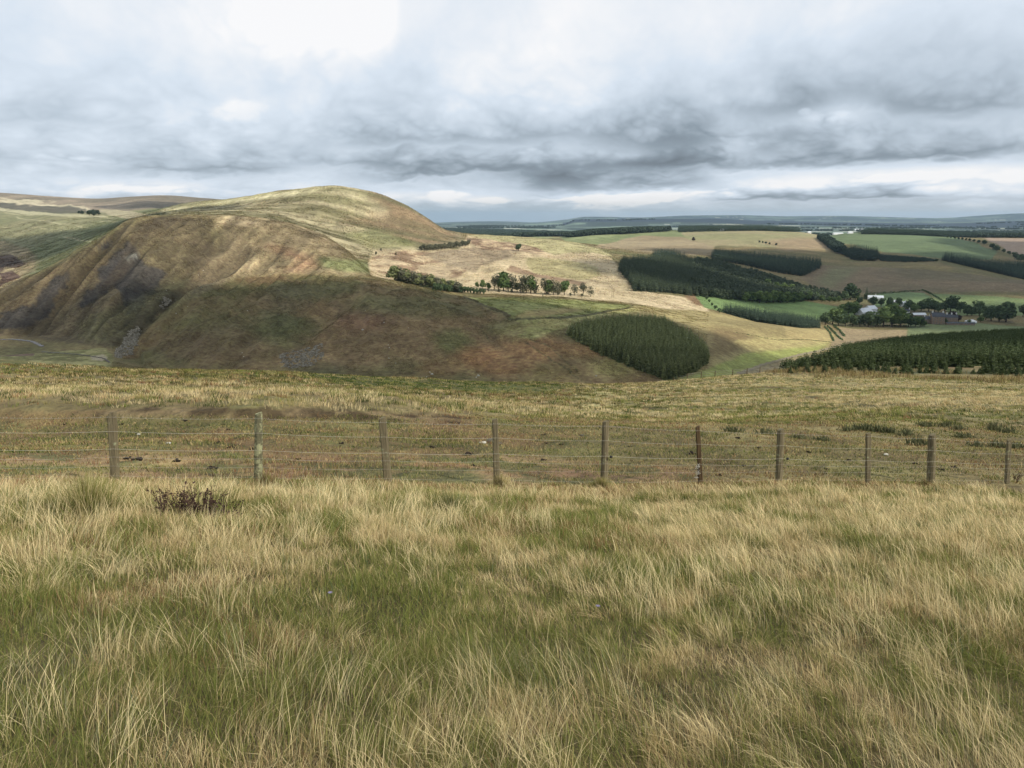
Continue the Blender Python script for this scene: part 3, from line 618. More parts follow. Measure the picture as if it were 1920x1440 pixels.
CLOUDS = [
    (-90, 585, 270, 150, -90, 1), (170, 540, 110, 80, -95, 3),
    (880, 1130, 330, 180, -140, 4), (930, 1650, 560, 240, -120, 5), (330, 1260, 200, 150, -100, 6), (800, 2080, 420, 170, -110, 12), (1450, 2000, 350, 250, -110, 13),
    (-930, 1560, 330, 240, 0, 7), (-1000, 2900, 420, 300, 60, 8), (1700, 2500, 300, 300, -100, 9), (1500, 1500, 400, 400, -100, 10),
    (240, 280, 130, 110, -50, 11)]
build_clouds()
def build_haze():
    m = bpy.data.materials.new("haze_air"); m.use_nodes = True; t = m.node_tree; t.nodes.clear()
    o = t.nodes.new('ShaderNodeOutputMaterial'); v = t.nodes.new('ShaderNodeVolumePrincipled')
    v.inputs['Color'].default_value = (0.60, 0.80, 1.0, 1); v.inputs['Density'].default_value = 2.2e-5; v.inputs['Anisotropy'].default_value = 0.15
    t.links.new(v.outputs[0], o.inputs['Volume'])
    z0 = float(ZG.min()) - 1.0; z1 = max(float(ZG.max()), 0) + 12; s = 30600
    vs = [(x, y, z) for z in (z0, z1) for x, y in ((-s, -s), (s, -s), (s, s), (-s, s))]
    fs = [(0, 3, 2, 1), (4, 5, 6, 7), (0, 1, 5, 4), (1, 2, 6, 5), (2, 3, 7, 6), (3, 0, 4, 7)]
    me = bpy.data.meshes.new("haze"); me.from_pydata(vs, [], fs)
    o = link("haze", me, m); tag(o, "thin blue haze over the far plain", "haze", kind='stuff')
build_haze()

# ------------------------------------------------------------------ finding the ground under a pixel
def hit(px, py, y0, y1):
    x, y, z = ray(px, py)
    Ys = np.exp(np.linspace(math.log(y0), math.log(y1), 3000)); k = Ys / y
    g = ground(x * k, Ys) - z * k
    b = np.nonzero(g > 0)[0]
    if len(b) == 0:
        i = int(np.argmax(g))
    else: i = b[0]
    return float(x * k[i]), float(Ys[i]), float(ground(x * k[i], Ys[i]))
def on_ground(px, Y):
    """the point of the ground at depth Y seen in column px"""
    X = (px - 960) / F * Y
    for _ in range(6):
        Z = float(ground(X, Y)); X = (px - 960) / F * (Y * CP - Z * SP)
    return X, Y, float(ground(X, Y))

# ------------------------------------------------------------------ foliage materials
def leaf_material(name, c1, c2, trans=0.25, hue=0.5, rnd=True):
    m = bpy.data.materials.new(name); m.use_nodes = True; t = m.node_tree; t.nodes.clear(); N.tree = t
    o = t.nodes.new('ShaderNodeOutputMaterial')
    at = t.nodes.new('ShaderNodeAttribute'); at.attribute_name = 'Col'
    g = t.nodes.new('ShaderNodeNewGeometry'); n = noise(g.outputs['Position'], 0.9, 3, .6)
    oi = t.nodes.new('ShaderNodeObjectInfo')
    sep = t.nodes.new('ShaderNodeSeparateColor'); t.links.new(at.outputs['Color'], sep.inputs[0])
    f = N(sep.outputs[0]) * 0.7 + n * 0.3
    if rnd: f = f + (N(oi.outputs['Random']) - .5) * 0.35
    c = mixc(mapr(f, .2, .8, 0, 1, False), c1, c2)
    d = t.nodes.new('ShaderNodeBsdfDiffuse'); tr = t.nodes.new('ShaderNodeBsdfTranslucent')
    t.links.new(c, d.inputs[0]); t.links.new(c, tr.inputs[0]); mx = t.nodes.new('ShaderNodeMixShader'); mx.inputs[0].default_value = trans
    t.links.new(d.outputs[0], mx.inputs[1]); t.links.new(tr.outputs[0], mx.inputs[2]); t.links.new(mx.outputs[0], o.inputs[0]); return m
def solid(name, c, rough=0.9, scale=None, amt=.25, metal=0.0, c2=None, spec=.2):
    m = bpy.data.materials.new(name); m.use_nodes = True; t = m.node_tree; N.tree = t; b = t.nodes['Principled BSDF']
    b.inputs['Roughness'].default_value = rough; b.inputs['Metallic'].default_value = metal; b.inputs['Specular IOR Level'].default_value = spec
    if scale is None: b.inputs['Base Color'].default_value = (*c, 1)
    else:
        tc = t.nodes.new('ShaderNodeTexCoord'); n = noise(tc.outputs['Object'], scale, 5, .62)
        c2 = c2 or tuple(k * (1 - 1.6 * amt) for k in c)
        cc = mixc(mapr(n, .32, .68, 0, 1, False), c, c2)
        t.links.new(cc, b.inputs['Base Color'])
        bu = t.nodes.new('ShaderNodeBump'); bu.inputs['Strength'].default_value = .5; bu.inputs['Distance'].default_value = .01
        t.links.new(n.s, bu.inputs['Height']); t.links.new(bu.outputs[0], b.inputs['Normal'])
    return m
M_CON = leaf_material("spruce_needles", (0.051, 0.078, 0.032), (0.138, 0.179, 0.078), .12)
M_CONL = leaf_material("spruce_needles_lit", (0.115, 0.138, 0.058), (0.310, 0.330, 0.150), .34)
M_WOOD = leaf_material("mixed_wood_leaves", (0.048, 0.065, 0.041), (0.120, 0.146, 0.089), .28)
M_YNG = leaf_material("young_spruce_needles", (0.049, 0.069, 0.028), (0.118, 0.145, 0.069), .32)
M_DARKC = leaf_material("dark_conifer_needles", (0.029, 0.045, 0.031), (0.073, 0.099, 0.068), .1)
M_BRD = leaf_material("broadleaf_leaves", (0.064, 0.104, 0.040), (0.201, 0.265, 0.098), .25)
M_BRDG = leaf_material("greygreen_leaves", (0.105, 0.110, 0.070), (0.21, 0.205, 0.135), .25)
M_BRDD = leaf_material("dark_leaves", (0.055, 0.081, 0.043), (0.124, 0.171, 0.081), .2)
M_COPPER = leaf_material("copper_beech_leaves", (0.032, 0.025, 0.025), (0.076, 0.054, 0.050), .2)
M_BARK = solid("bark", (.10, .075, .055), .95, 4.0)
M_BARKC = solid("spruce_bark", (.13, .095, .07), .95, 6.0)

class Geo:
    def __init__(s): s.v = []; s.f = []; s.c = []
    def add(s, vs, fs, col=.5):
        b = len(s.v); s.v.extend(vs); s.f.extend([tuple(b + i for i in f) for f in fs])
        s.c.extend([col] * len(vs) if np.isscalar(col) else list(col))
    def mesh(s, name, smooth=False):
        c = np.array(s.c, float)[:, None] * np.ones((1, 3))
        return tri_quads(name, s.v, s.f, smooth=smooth, colors=c)
def tube(g, pts, rad, n=6, cap=True, col=.5):
    pts = [np.array(p, float) for p in pts]; rings = []
    for i, p in enumerate(pts):
        d = pts[min(i + 1, len(pts) - 1)] - pts[max(i - 1, 0)]; d /= np.linalg.norm(d) + 1e-9
        a = np.cross(d, (0, 0, 1)) if abs(d[2]) < .95 else np.cross(d, (1, 0, 0)); a /= np.linalg.norm(a); b = np.cross(d, a)
        rings += [tuple(p + rad[i] * (math.cos(t) * a + math.sin(t) * b)) for t in np.linspace(0, 2 * math.pi, n, endpoint=False)]
    fs = []
    for i in range(len(pts) - 1):
        for k in range(n): fs.append((i * n + k, i * n + (k + 1) % n, (i + 1) * n + (k + 1) % n, (i + 1) * n + k))
    if cap: fs.append(tuple(range(n))[::-1]); fs.append(tuple(range((len(pts) - 1) * n, len(pts) * n)))
    g.add(rings, fs, col)

def conifer_geo(seed, levels=15, nb=8, r=.20, z0=.07, bare=0.0, detail=True):
    rg = random.Random(seed); g = Geo()
    for L in range(levels):
        t = L / (levels - 1); z = z0 + (1 - z0) * t ** .95
        rad = r * (1 - t) ** .75 * rg.uniform(.8, 1.15) + .012
        k0 = rg.uniform(0, 6.28); nn = max(4, int(nb * (1 - t * .45)))
        for b in range(nn):
            a = k0 + b * 6.283 / nn + rg.uniform(-.25, .25); rr = rad * rg.uniform(.7, 1.2)
            ca, sa = math.cos(a), math.sin(a); w = rr * rg.uniform(.32, .5)
            zt = z + rg.uniform(-.012, .02); zo = zt - rr * rg.uniform(.15, .5)
            col = rg.random()
            p0 = (0, 0, zt); pm1 = (ca * rr * .55 - sa * w, sa * rr * .55 + ca * w, (zt + zo) / 2 - .01); pm2 = (ca * rr * .55 + sa * w, sa * rr * .55 - ca * w, (zt + zo) / 2 - .01)
            tip = (ca * rr, sa * rr, zo)
            g.add([p0, pm1, tip, pm2], [(0, 1, 2), (0, 2, 3)], col)
            if detail:
                dz = rr * rg.uniform(.18, .35)
                g.add([(ca * rr * .25, sa * rr * .25, zt - .01), (ca * rr * .95, sa * rr * .95, zo + .02), (ca * rr * .75, sa * rr * .75, zo - dz)], [(0, 1, 2)], col * .8)
    g.add([(-.012, 0, .93), (.012, 0, .93), (0, 0, 1.04)], [(0, 1, 2)], .7)
    return g
def broad_geo(seed, n=620, w=.36, z0=.22, lumps=9, size=.055, gappy=0.0):
    rg = random.Random(seed); g = Geo(); L = []
    for k in range(lumps):
        a = rg.uniform(0, 6.28); q = rg.uniform(0, 1) ** .6 * w * .62; z = rg.uniform(z0 + .14, .84)
        L.append((math.cos(a) * q, math.sin(a) * q, z, rg.uniform(.13, .21) * (1.1 if z < .6 else .9), rg.uniform(.25, .75)))
    L.append((0, 0, .80, .17, .6)); L.append((0, 0, .55, .24, .4))
    tot = sum(l[3] ** 2 for l in L)
    for l in L:
        m = int(n * l[3] ** 2 / tot)
        for _ in range(m):
            u = rg.uniform(-1, 1); a = rg.uniform(0, 6.28); s = math.sqrt(1 - u * u); q = l[3] * rg.uniform(.72, 1.1)
            nrm = np.array((s * math.cos(a), s * math.sin(a), u)); p = np.array(l[:3]) + nrm * q * np.array((1.15, 1.15, .85))
            if rg.random() < gappy: continue
            d = nrm + np.array([rg.uniform(-.8, .8) for _ in range(3)]); d /= np.linalg.norm(d)
            e1 = np.cross(d, (0.3, .2, 1)); e1 /= np.linalg.norm(e1); e2 = np.cross(d, e1); sz = size * rg.uniform(.5, 1.2)
            c = min(1, max(0, l[4] + rg.uniform(-.3, .3)))
            g.add([tuple(p + sz * (e1 * x + e2 * y)) for x, y in ((-1, -.4), (.1, -1), (1, .1), (.2, .9), (-.7, .6))], [(0, 1, 2, 3, 4)], c)
    return g, L
def broad_trunk(L, seed, r=.028, lean=0.0):
    rg = random.Random(seed); g = Geo(); top = (lean * .4, 0, .45)
    tube(g, [(0, 0, -.03), (lean * .1, 0, .12), (lean * .25, 0, .28), top], [r * 1.3, r, r * .85, r * .6], 7)
    for l in L[:6]:
        m = tuple(.5 * (top[i] + l[i]) + rg.uniform(-.03, .03) for i in range(3)); s = (lean * .2, 0, rg.uniform(.24, .42))
        tube(g, [s, m, l[:3]], [r * .55, r * .35, r * .12], 5)
    return g
def con_trunk(r=.014):
    g = Geo(); tube(g, [(0, 0, -.03), (0, 0, .4), (0, 0, .97)], [r * 1.3, r, r * .2], 6); return g
CON = [conifer_geo(s, 17, 9, .19 + .02 * (s % 3)).mesh("spruce_crown") for s in range(5)]
YNG = [conifer_geo(50 + s, 12, 9, .40 + .05 * (s % 3), .02).mesh("young_spruce_crown") for s in range(5)]
CT = con_trunk().mesh("spruce_trunk"); YT = con_trunk(.02).mesh("young_spruce_trunk")
BR, BT = [], []
for s in range(6):
    g, L = broad_geo(200 + s, 760, .34 + .04 * (s % 3), .16 + .03 * (s % 2)); BR.append(g.mesh("leafy_crown")); BT.append(broad_trunk(L, s).mesh("tree_trunk"))
SPR, SPT = [], []        # gappy, upright, wind-thinned trees with bare stems
for s in range(4):
    g, L = broad_geo(300 + s, 560, .22, .12, 8, .036, .2); SPR.append(g.mesh("thin_crown")); SPT.append(broad_trunk(L, s, .024, .25).mesh("bare_stem"))
BU = [broad_geo(400 + s, 420, .75, .0, 9, .10)[0].mesh("bush_leaves") for s in range(3)]
for me, m in [(x, M_CON) for x in CON] + [(x, M_YNG) for x in YNG] + [(x, M_BARKC) for x in (CT, YT)] + [(x, M_BRD) for x in BR] + [(x, M_BARK) for x in BT + SPT] + [(x, M_BRDG) for x in SPR] + [(x, M_BRDD) for x in BU]:
    me.materials.append(m)
def with_mat(me, m):
    key = me.name.split('.')[0] + "_" + m.name
    k = (me.name, m.name)
    if k not in _MC:
        c = me.copy(); c.materials.clear(); c.materials.append(m); _MC[k] = c
    return _MC[k]
_MC = {}
def tree(name, loc, h, crown, trunk, label, cat, group=None, mat=None, wide=1.0):
    root = empty(name, (loc[0], loc[1], loc[2] - .02 * h), random.uniform(0, 6.28)); root.scale = (h * wide, h * wide, h)
    c = link('crown', with_mat(crown, mat) if mat else crown, parent=root)
    if trunk is not None: link('trunk', trunk, parent=root)
    tag(root, label, cat, group); return root

# ------------------------------------------------------------------ plantations
def scatter(poly, y0, y1, step, jit=.35, seed=1, off=(0, 0)):
    """jittered world grid points whose ground lies inside a traced outline"""
    rg = np.random.default_rng(seed)
    xs = [p[0] for p in poly]
    X0, X1 = (min(xs) - 960) / F * y1 * (1.1 if min(xs) < 960 else .6), (max(xs) - 960) / F * y1 * 1.1
    X0 = min(X0, (min(xs) - 960) / F * y0 * .9)
    gx, gy = np.meshgrid(np.arange(X0, X1, step), np.arange(y0, y1, step), indexing='ij')
    gx = gx.ravel() + rg.uniform(-jit, jit, gx.size) * step; gy = gy.ravel() + rg.uniform(-jit, jit, gy.size) * step
    gz = ground(gx, gy); px, py = project(gx, gy, gz)
    k = inpoly(px + off[0], py + off[1], poly)
    return np.stack([gx[k], gy[k], gz[k]], -1), px[k], py[k]
def lowcon(seed, r=.2, lv=8, nb=6):
    return conifer_geo(seed, lv, nb, r, .05, detail=False)
LOWC = [lowcon(600 + s, .22) for s in range(5)]
LOWY = [lowcon(640 + s, .40, 6, 7) for s in range(4)]
LOWB = [broad_geo(660 + s, 110, .42, .05, 7, .11)[0] for s in range(4)]
def merged(name, pts, heights, protos, mat, label, cat, seed=3, wide=1.0):
    rg = np.random.default_rng(seed); V, Lp, St, Tt, Cc = [], [], [], [], []; vb = 0; lb = 0
    pv = [np.array(g.v, float) for g in protos]; pl = [np.concatenate([np.asarray(f) for f in g.f]) for g in protos]
    pt = [np.array([len(f) for f in g.f]) for g in protos]; pc = [np.array(g.c, float) for g in protos]
    which = rg.integers(0, len(protos), len(pts)); ang = rg.uniform(0, 6.28, len(pts))
    tint = rg.uniform(-.2, .2, len(pts)) + .22 * fbm(pts[:, 0] / 25, pts[:, 1] / 25, 3, seed)
    for i in range(len(pts)):
        k = which[i]; v = pv[k]; h = heights[i]; c, s = math.cos(ang[i]), math.sin(ang[i])
        V.append(np.stack([(v[:, 0] * c - v[:, 1] * s) * h * wide + pts[i, 0], (v[:, 0] * s + v[:, 1] * c) * h * wide + pts[i, 1], v[:, 2] * h + pts[i, 2] - .01 * h], -1))
        Lp.append(pl[k] + vb); st = np.concatenate([[0], np.cumsum(pt[k])[:-1]]) + lb; St.append(st); Tt.append(pt[k]); Cc.append(np.clip(pc[k] + tint[i], 0, 1))
        vb += len(v); lb += len(pl[k])
    cols = np.concatenate(Cc)[:, None] * np.ones((1, 3))
    me = np_mesh(name, np.vstack(V), np.concatenate(Lp), np.concatenate(St), np.concatenate(Tt), colors=cols)
    return tag(link(name, me, mat), label, cat, kind='stuff')

def build_woods():
    # middle wood on the spur
    poly = [(1062, 628), (1100, 612), (1180, 602), (1245, 605), (1300, 640), (1328, 668), (1325, 682), (1290, 702), (1250, 714), (1215, 700), (1130, 668)]
    pts, px, py = scatter(poly, 440, 760, 2.8, seed=2)
    o = np.argsort(pts[:, 1] + .0 * px - (py - 600) * 1.5); pts = pts[o]
    hs = np.random.default_rng(1).uniform(8.0, 11.5, len(pts)) * np.clip(1.12 - .0018 * (pts[:, 1] - 480), .72, 1.1)
    for i in range(min(300, len(pts))):
        tree('spruce_tree', pts[i], hs[i], random.choice(CON), CT, "spruce along the near edge of the lens-shaped wood on the spur below the brown hill", "spruce", "spruces on the near edge of the middle wood", M_CONL, 1.0)
    merged("spruce_wood", pts[300:], hs[300:], [conifer_geo(700 + s, 11, 8, .25, .05) for s in range(5)], M_CONL, "close-set green spruces filling the lens-shaped wood on the spur", "wood", 4)
    # young plantation on the near shoulder at the right
    poly = [(1455, 702), (1505, 690), (1560, 668), (1640, 640), (1720, 628), (2250, 612), (2250, 706), (1900, 706), (1840, 702), (1700, 702), (1560, 702), (1500, 706)]
    pts, px, py = scatter(poly, 112, 420, 1.9, .45, seed=3)
    den = fbm(pts[:, 0] / 14, pts[:, 1] / 14, 3, 9); edge = (pts[:, 1] < 135)
    keep = (den > -.5) & ~(edge & (fbm(pts[:, 0] / 6, pts[:, 1] / 6, 2, 10) > .05)) & ~((px < 1560) & (den > .2))
    pts = pts[keep]; px = px[keep]; o = np.argsort(pts[:, 1]); pts = pts[o]; px = px[o]
    rgn = np.random.default_rng(5); hs = rgn.uniform(1.9, 3.3, len(pts)) * np.clip(.45 + (pts[:, 1] - 112) / 60, .5, 1)
    vis = (px < 1935)
    idx = np.nonzero(vis)[0][:300]; sel = np.zeros(len(pts), bool); sel[idx] = True
    for i in idx:
        tree('young_spruce', pts[i], hs[i], random.choice(YNG), YT, "young dark spruce at the near edge of the new plantation beyond the grassy brow", "spruce", "young spruces at the near edge of the new plantation", None, 1.0)
    merged("young_spruce_plantation", pts[~sel], hs[~sel], [conifer_geo(720 + s, 8, 7, .46, .0) for s in range(4)], M_YNG, "young spruces of the new plantation spreading over the right shoulder", "plantation", 5)
    print('young', len(pts))
    # big wood
    poly = [(1158, 508), (1166, 492), (1240, 486), (1340, 494), (1400, 512), (1440, 522), (1500, 543), (1580, 559), (1570, 563), (1440, 568), (1350, 561), (1250, 549), (1188, 546), (1180, 530)]
    pts, px, py = scatter(poly, 950, 1850, 5.0, .6, seed=6)
    br = (px > 1330) & (py > 520 - .05 * (px - 1330)) | (px > 1300) & (fbm(pts[:, 0] / 30, pts[:, 1] / 30, 2, 15) > .1) | (px > 1440)
    rg = np.random.default_rng(7); hs = rg.uniform(12, 17, len(pts))
    merged("conifer_wood", pts[~br], hs[~br], LOWC, M_WOOD, "big dark wood of conifers below the pale meadow", "wood", 8, 1.15)
    b = pts[br]; hb = rg.uniform(9, 15, len(b)); k = rg.random(len(b)) < .75
    merged("broadleaf_wood", b[k], hb[k], LOWB, M_WOOD, "rounded grey-green broadleaf trees at the right end of the big wood", "wood", 9, 1.0)
    # dark conifer belts
    def belt(poly, y0, y1, step, h, label, seed, mat=M_DARKC, protos=LOWC, name="conifer_belt", wide=1.1):
        p, a, b_ = scatter(poly, y0, y1, step, seed=seed)
        if len(p) == 0: print('EMPTY', label); return
        hh = np.random.default_rng(seed).uniform(h * .85, h * 1.1, len(p)); print(name, len(p), int(p[:, 1].min()), int(p[:, 1].max()))
        merged(name, p, hh, protos, mat, label, "wood", seed, wide)
    belt([(1333, 482), (1340, 476), (1440, 484), (1540, 494), (1538, 503), (1505, 518), (1460, 512), (1400, 498), (1345, 488)], 1500, 2250, 6, 19, "straight-sided dark conifer block above the big wood", 11)
    belt([(1222, 478), (1240, 474), (1262, 476), (1290, 484), (1230, 484)], 1500, 2400, 7, 15, "small dark conifer clump at the head of the big wood", 12)
    belt([(1532, 447), (1548, 446), (1585, 470), (1572, 478)], 1950, 3200, 8, 17, "narrow dark tree belt running down from the farm buildings", 13, protos=LOWB, name="tree_belt", wide=1.2)
    belt([(1572, 474), (1600, 466), (1645, 474), (1650, 486), (1640, 490), (1600, 488)], 1900, 2900, 7, 20, "dark pointed conifer clump between the green field and the brown field", 14)
    belt([(1648, 480), (1735, 486), (1760, 490), (1700, 492), (1650, 490)], 1900, 2900, 6, 6, "low dark scrub along the top of the brown field", 15, protos=LOWB, name="scrub_belt", wide=1.3)
    belt([(1765, 488), (1772, 484), (1850, 496), (2200, 512), (2200, 536), (1920, 524), (1850, 508)], 1750, 2400, 6, 20, "long dark conifer belt on the skyline of the brown field", 16)
    belt([(1350, 585), (1362, 582), (1460, 596), (1536, 607), (1537, 615), (1500, 615), (1420, 604)], 700, 1150, 3.6, 13, "dark conifer strip below the bright green pasture", 17, wide=1.0)
    belt([(830, 452), (1065, 449), (1065, 438), (830, 430)], 3300, 7500, 16, 20, "long dark wood behind the pale meadow", 18, protos=LOWB + LOWC[:2], name="far_woodland", wide=1.5)
    belt([(1062, 447), (1135, 442), (1205, 437), (1255, 434), (1255, 430), (1060, 438)], 3000, 4500, 12, 20, "dark treeline above the green field in the centre", 19, protos=LOWB, name="far_woodland", wide=1.5)
    belt([(1272, 436), (1330, 434), (1420, 433), (1530, 436), (1530, 430), (1272, 430)], 3050, 4500, 11, 22, "dark conifer treeline above the tan field", 20, protos=LOWC, name="far_woodland", wide=1.3)
    belt([(1600, 441), (1680, 441), (1830, 446), (1830, 438), (1640, 434)], 2950, 4300, 10, 22, "dark treeline on the skyline above the green field", 21, protos=LOWC, name="far_woodland", wide=1.3)
    belt([(1830, 446), (2200, 448), (2200, 436), (1830, 436)], 3000, 7500, 18, 18, "scattered dark woodland near the right edge of the plain", 22, protos=LOWB, name="far_woodland", wide=1.4)
    # woods dotted over the plain
    rg = np.random.default_rng(33); P_ = []
    for k in range(46):
        px0 = rg.uniform(820, 1960); Y = rg.uniform(4600, 11000); x0, y0, _ = on_ground(px0, Y); nn = int(rg.uniform(30, 110)); ln = rg.uniform(120, 600)
        xx = x0 + rg.uniform(-1, 1, nn) * ln; yy = Y + rg.normal(0, 60, nn); P_.append(np.stack([xx, yy, ground(xx, yy)], -1))
    P_ = np.vstack(P_)
    merged("plain_woodland", P_, rg.uniform(14, 20, len(P_)), LOWB[:2], M_DARKC, "small dark woods dotted over the hazy plain", "wood", 34, 1.9)
build_woods()

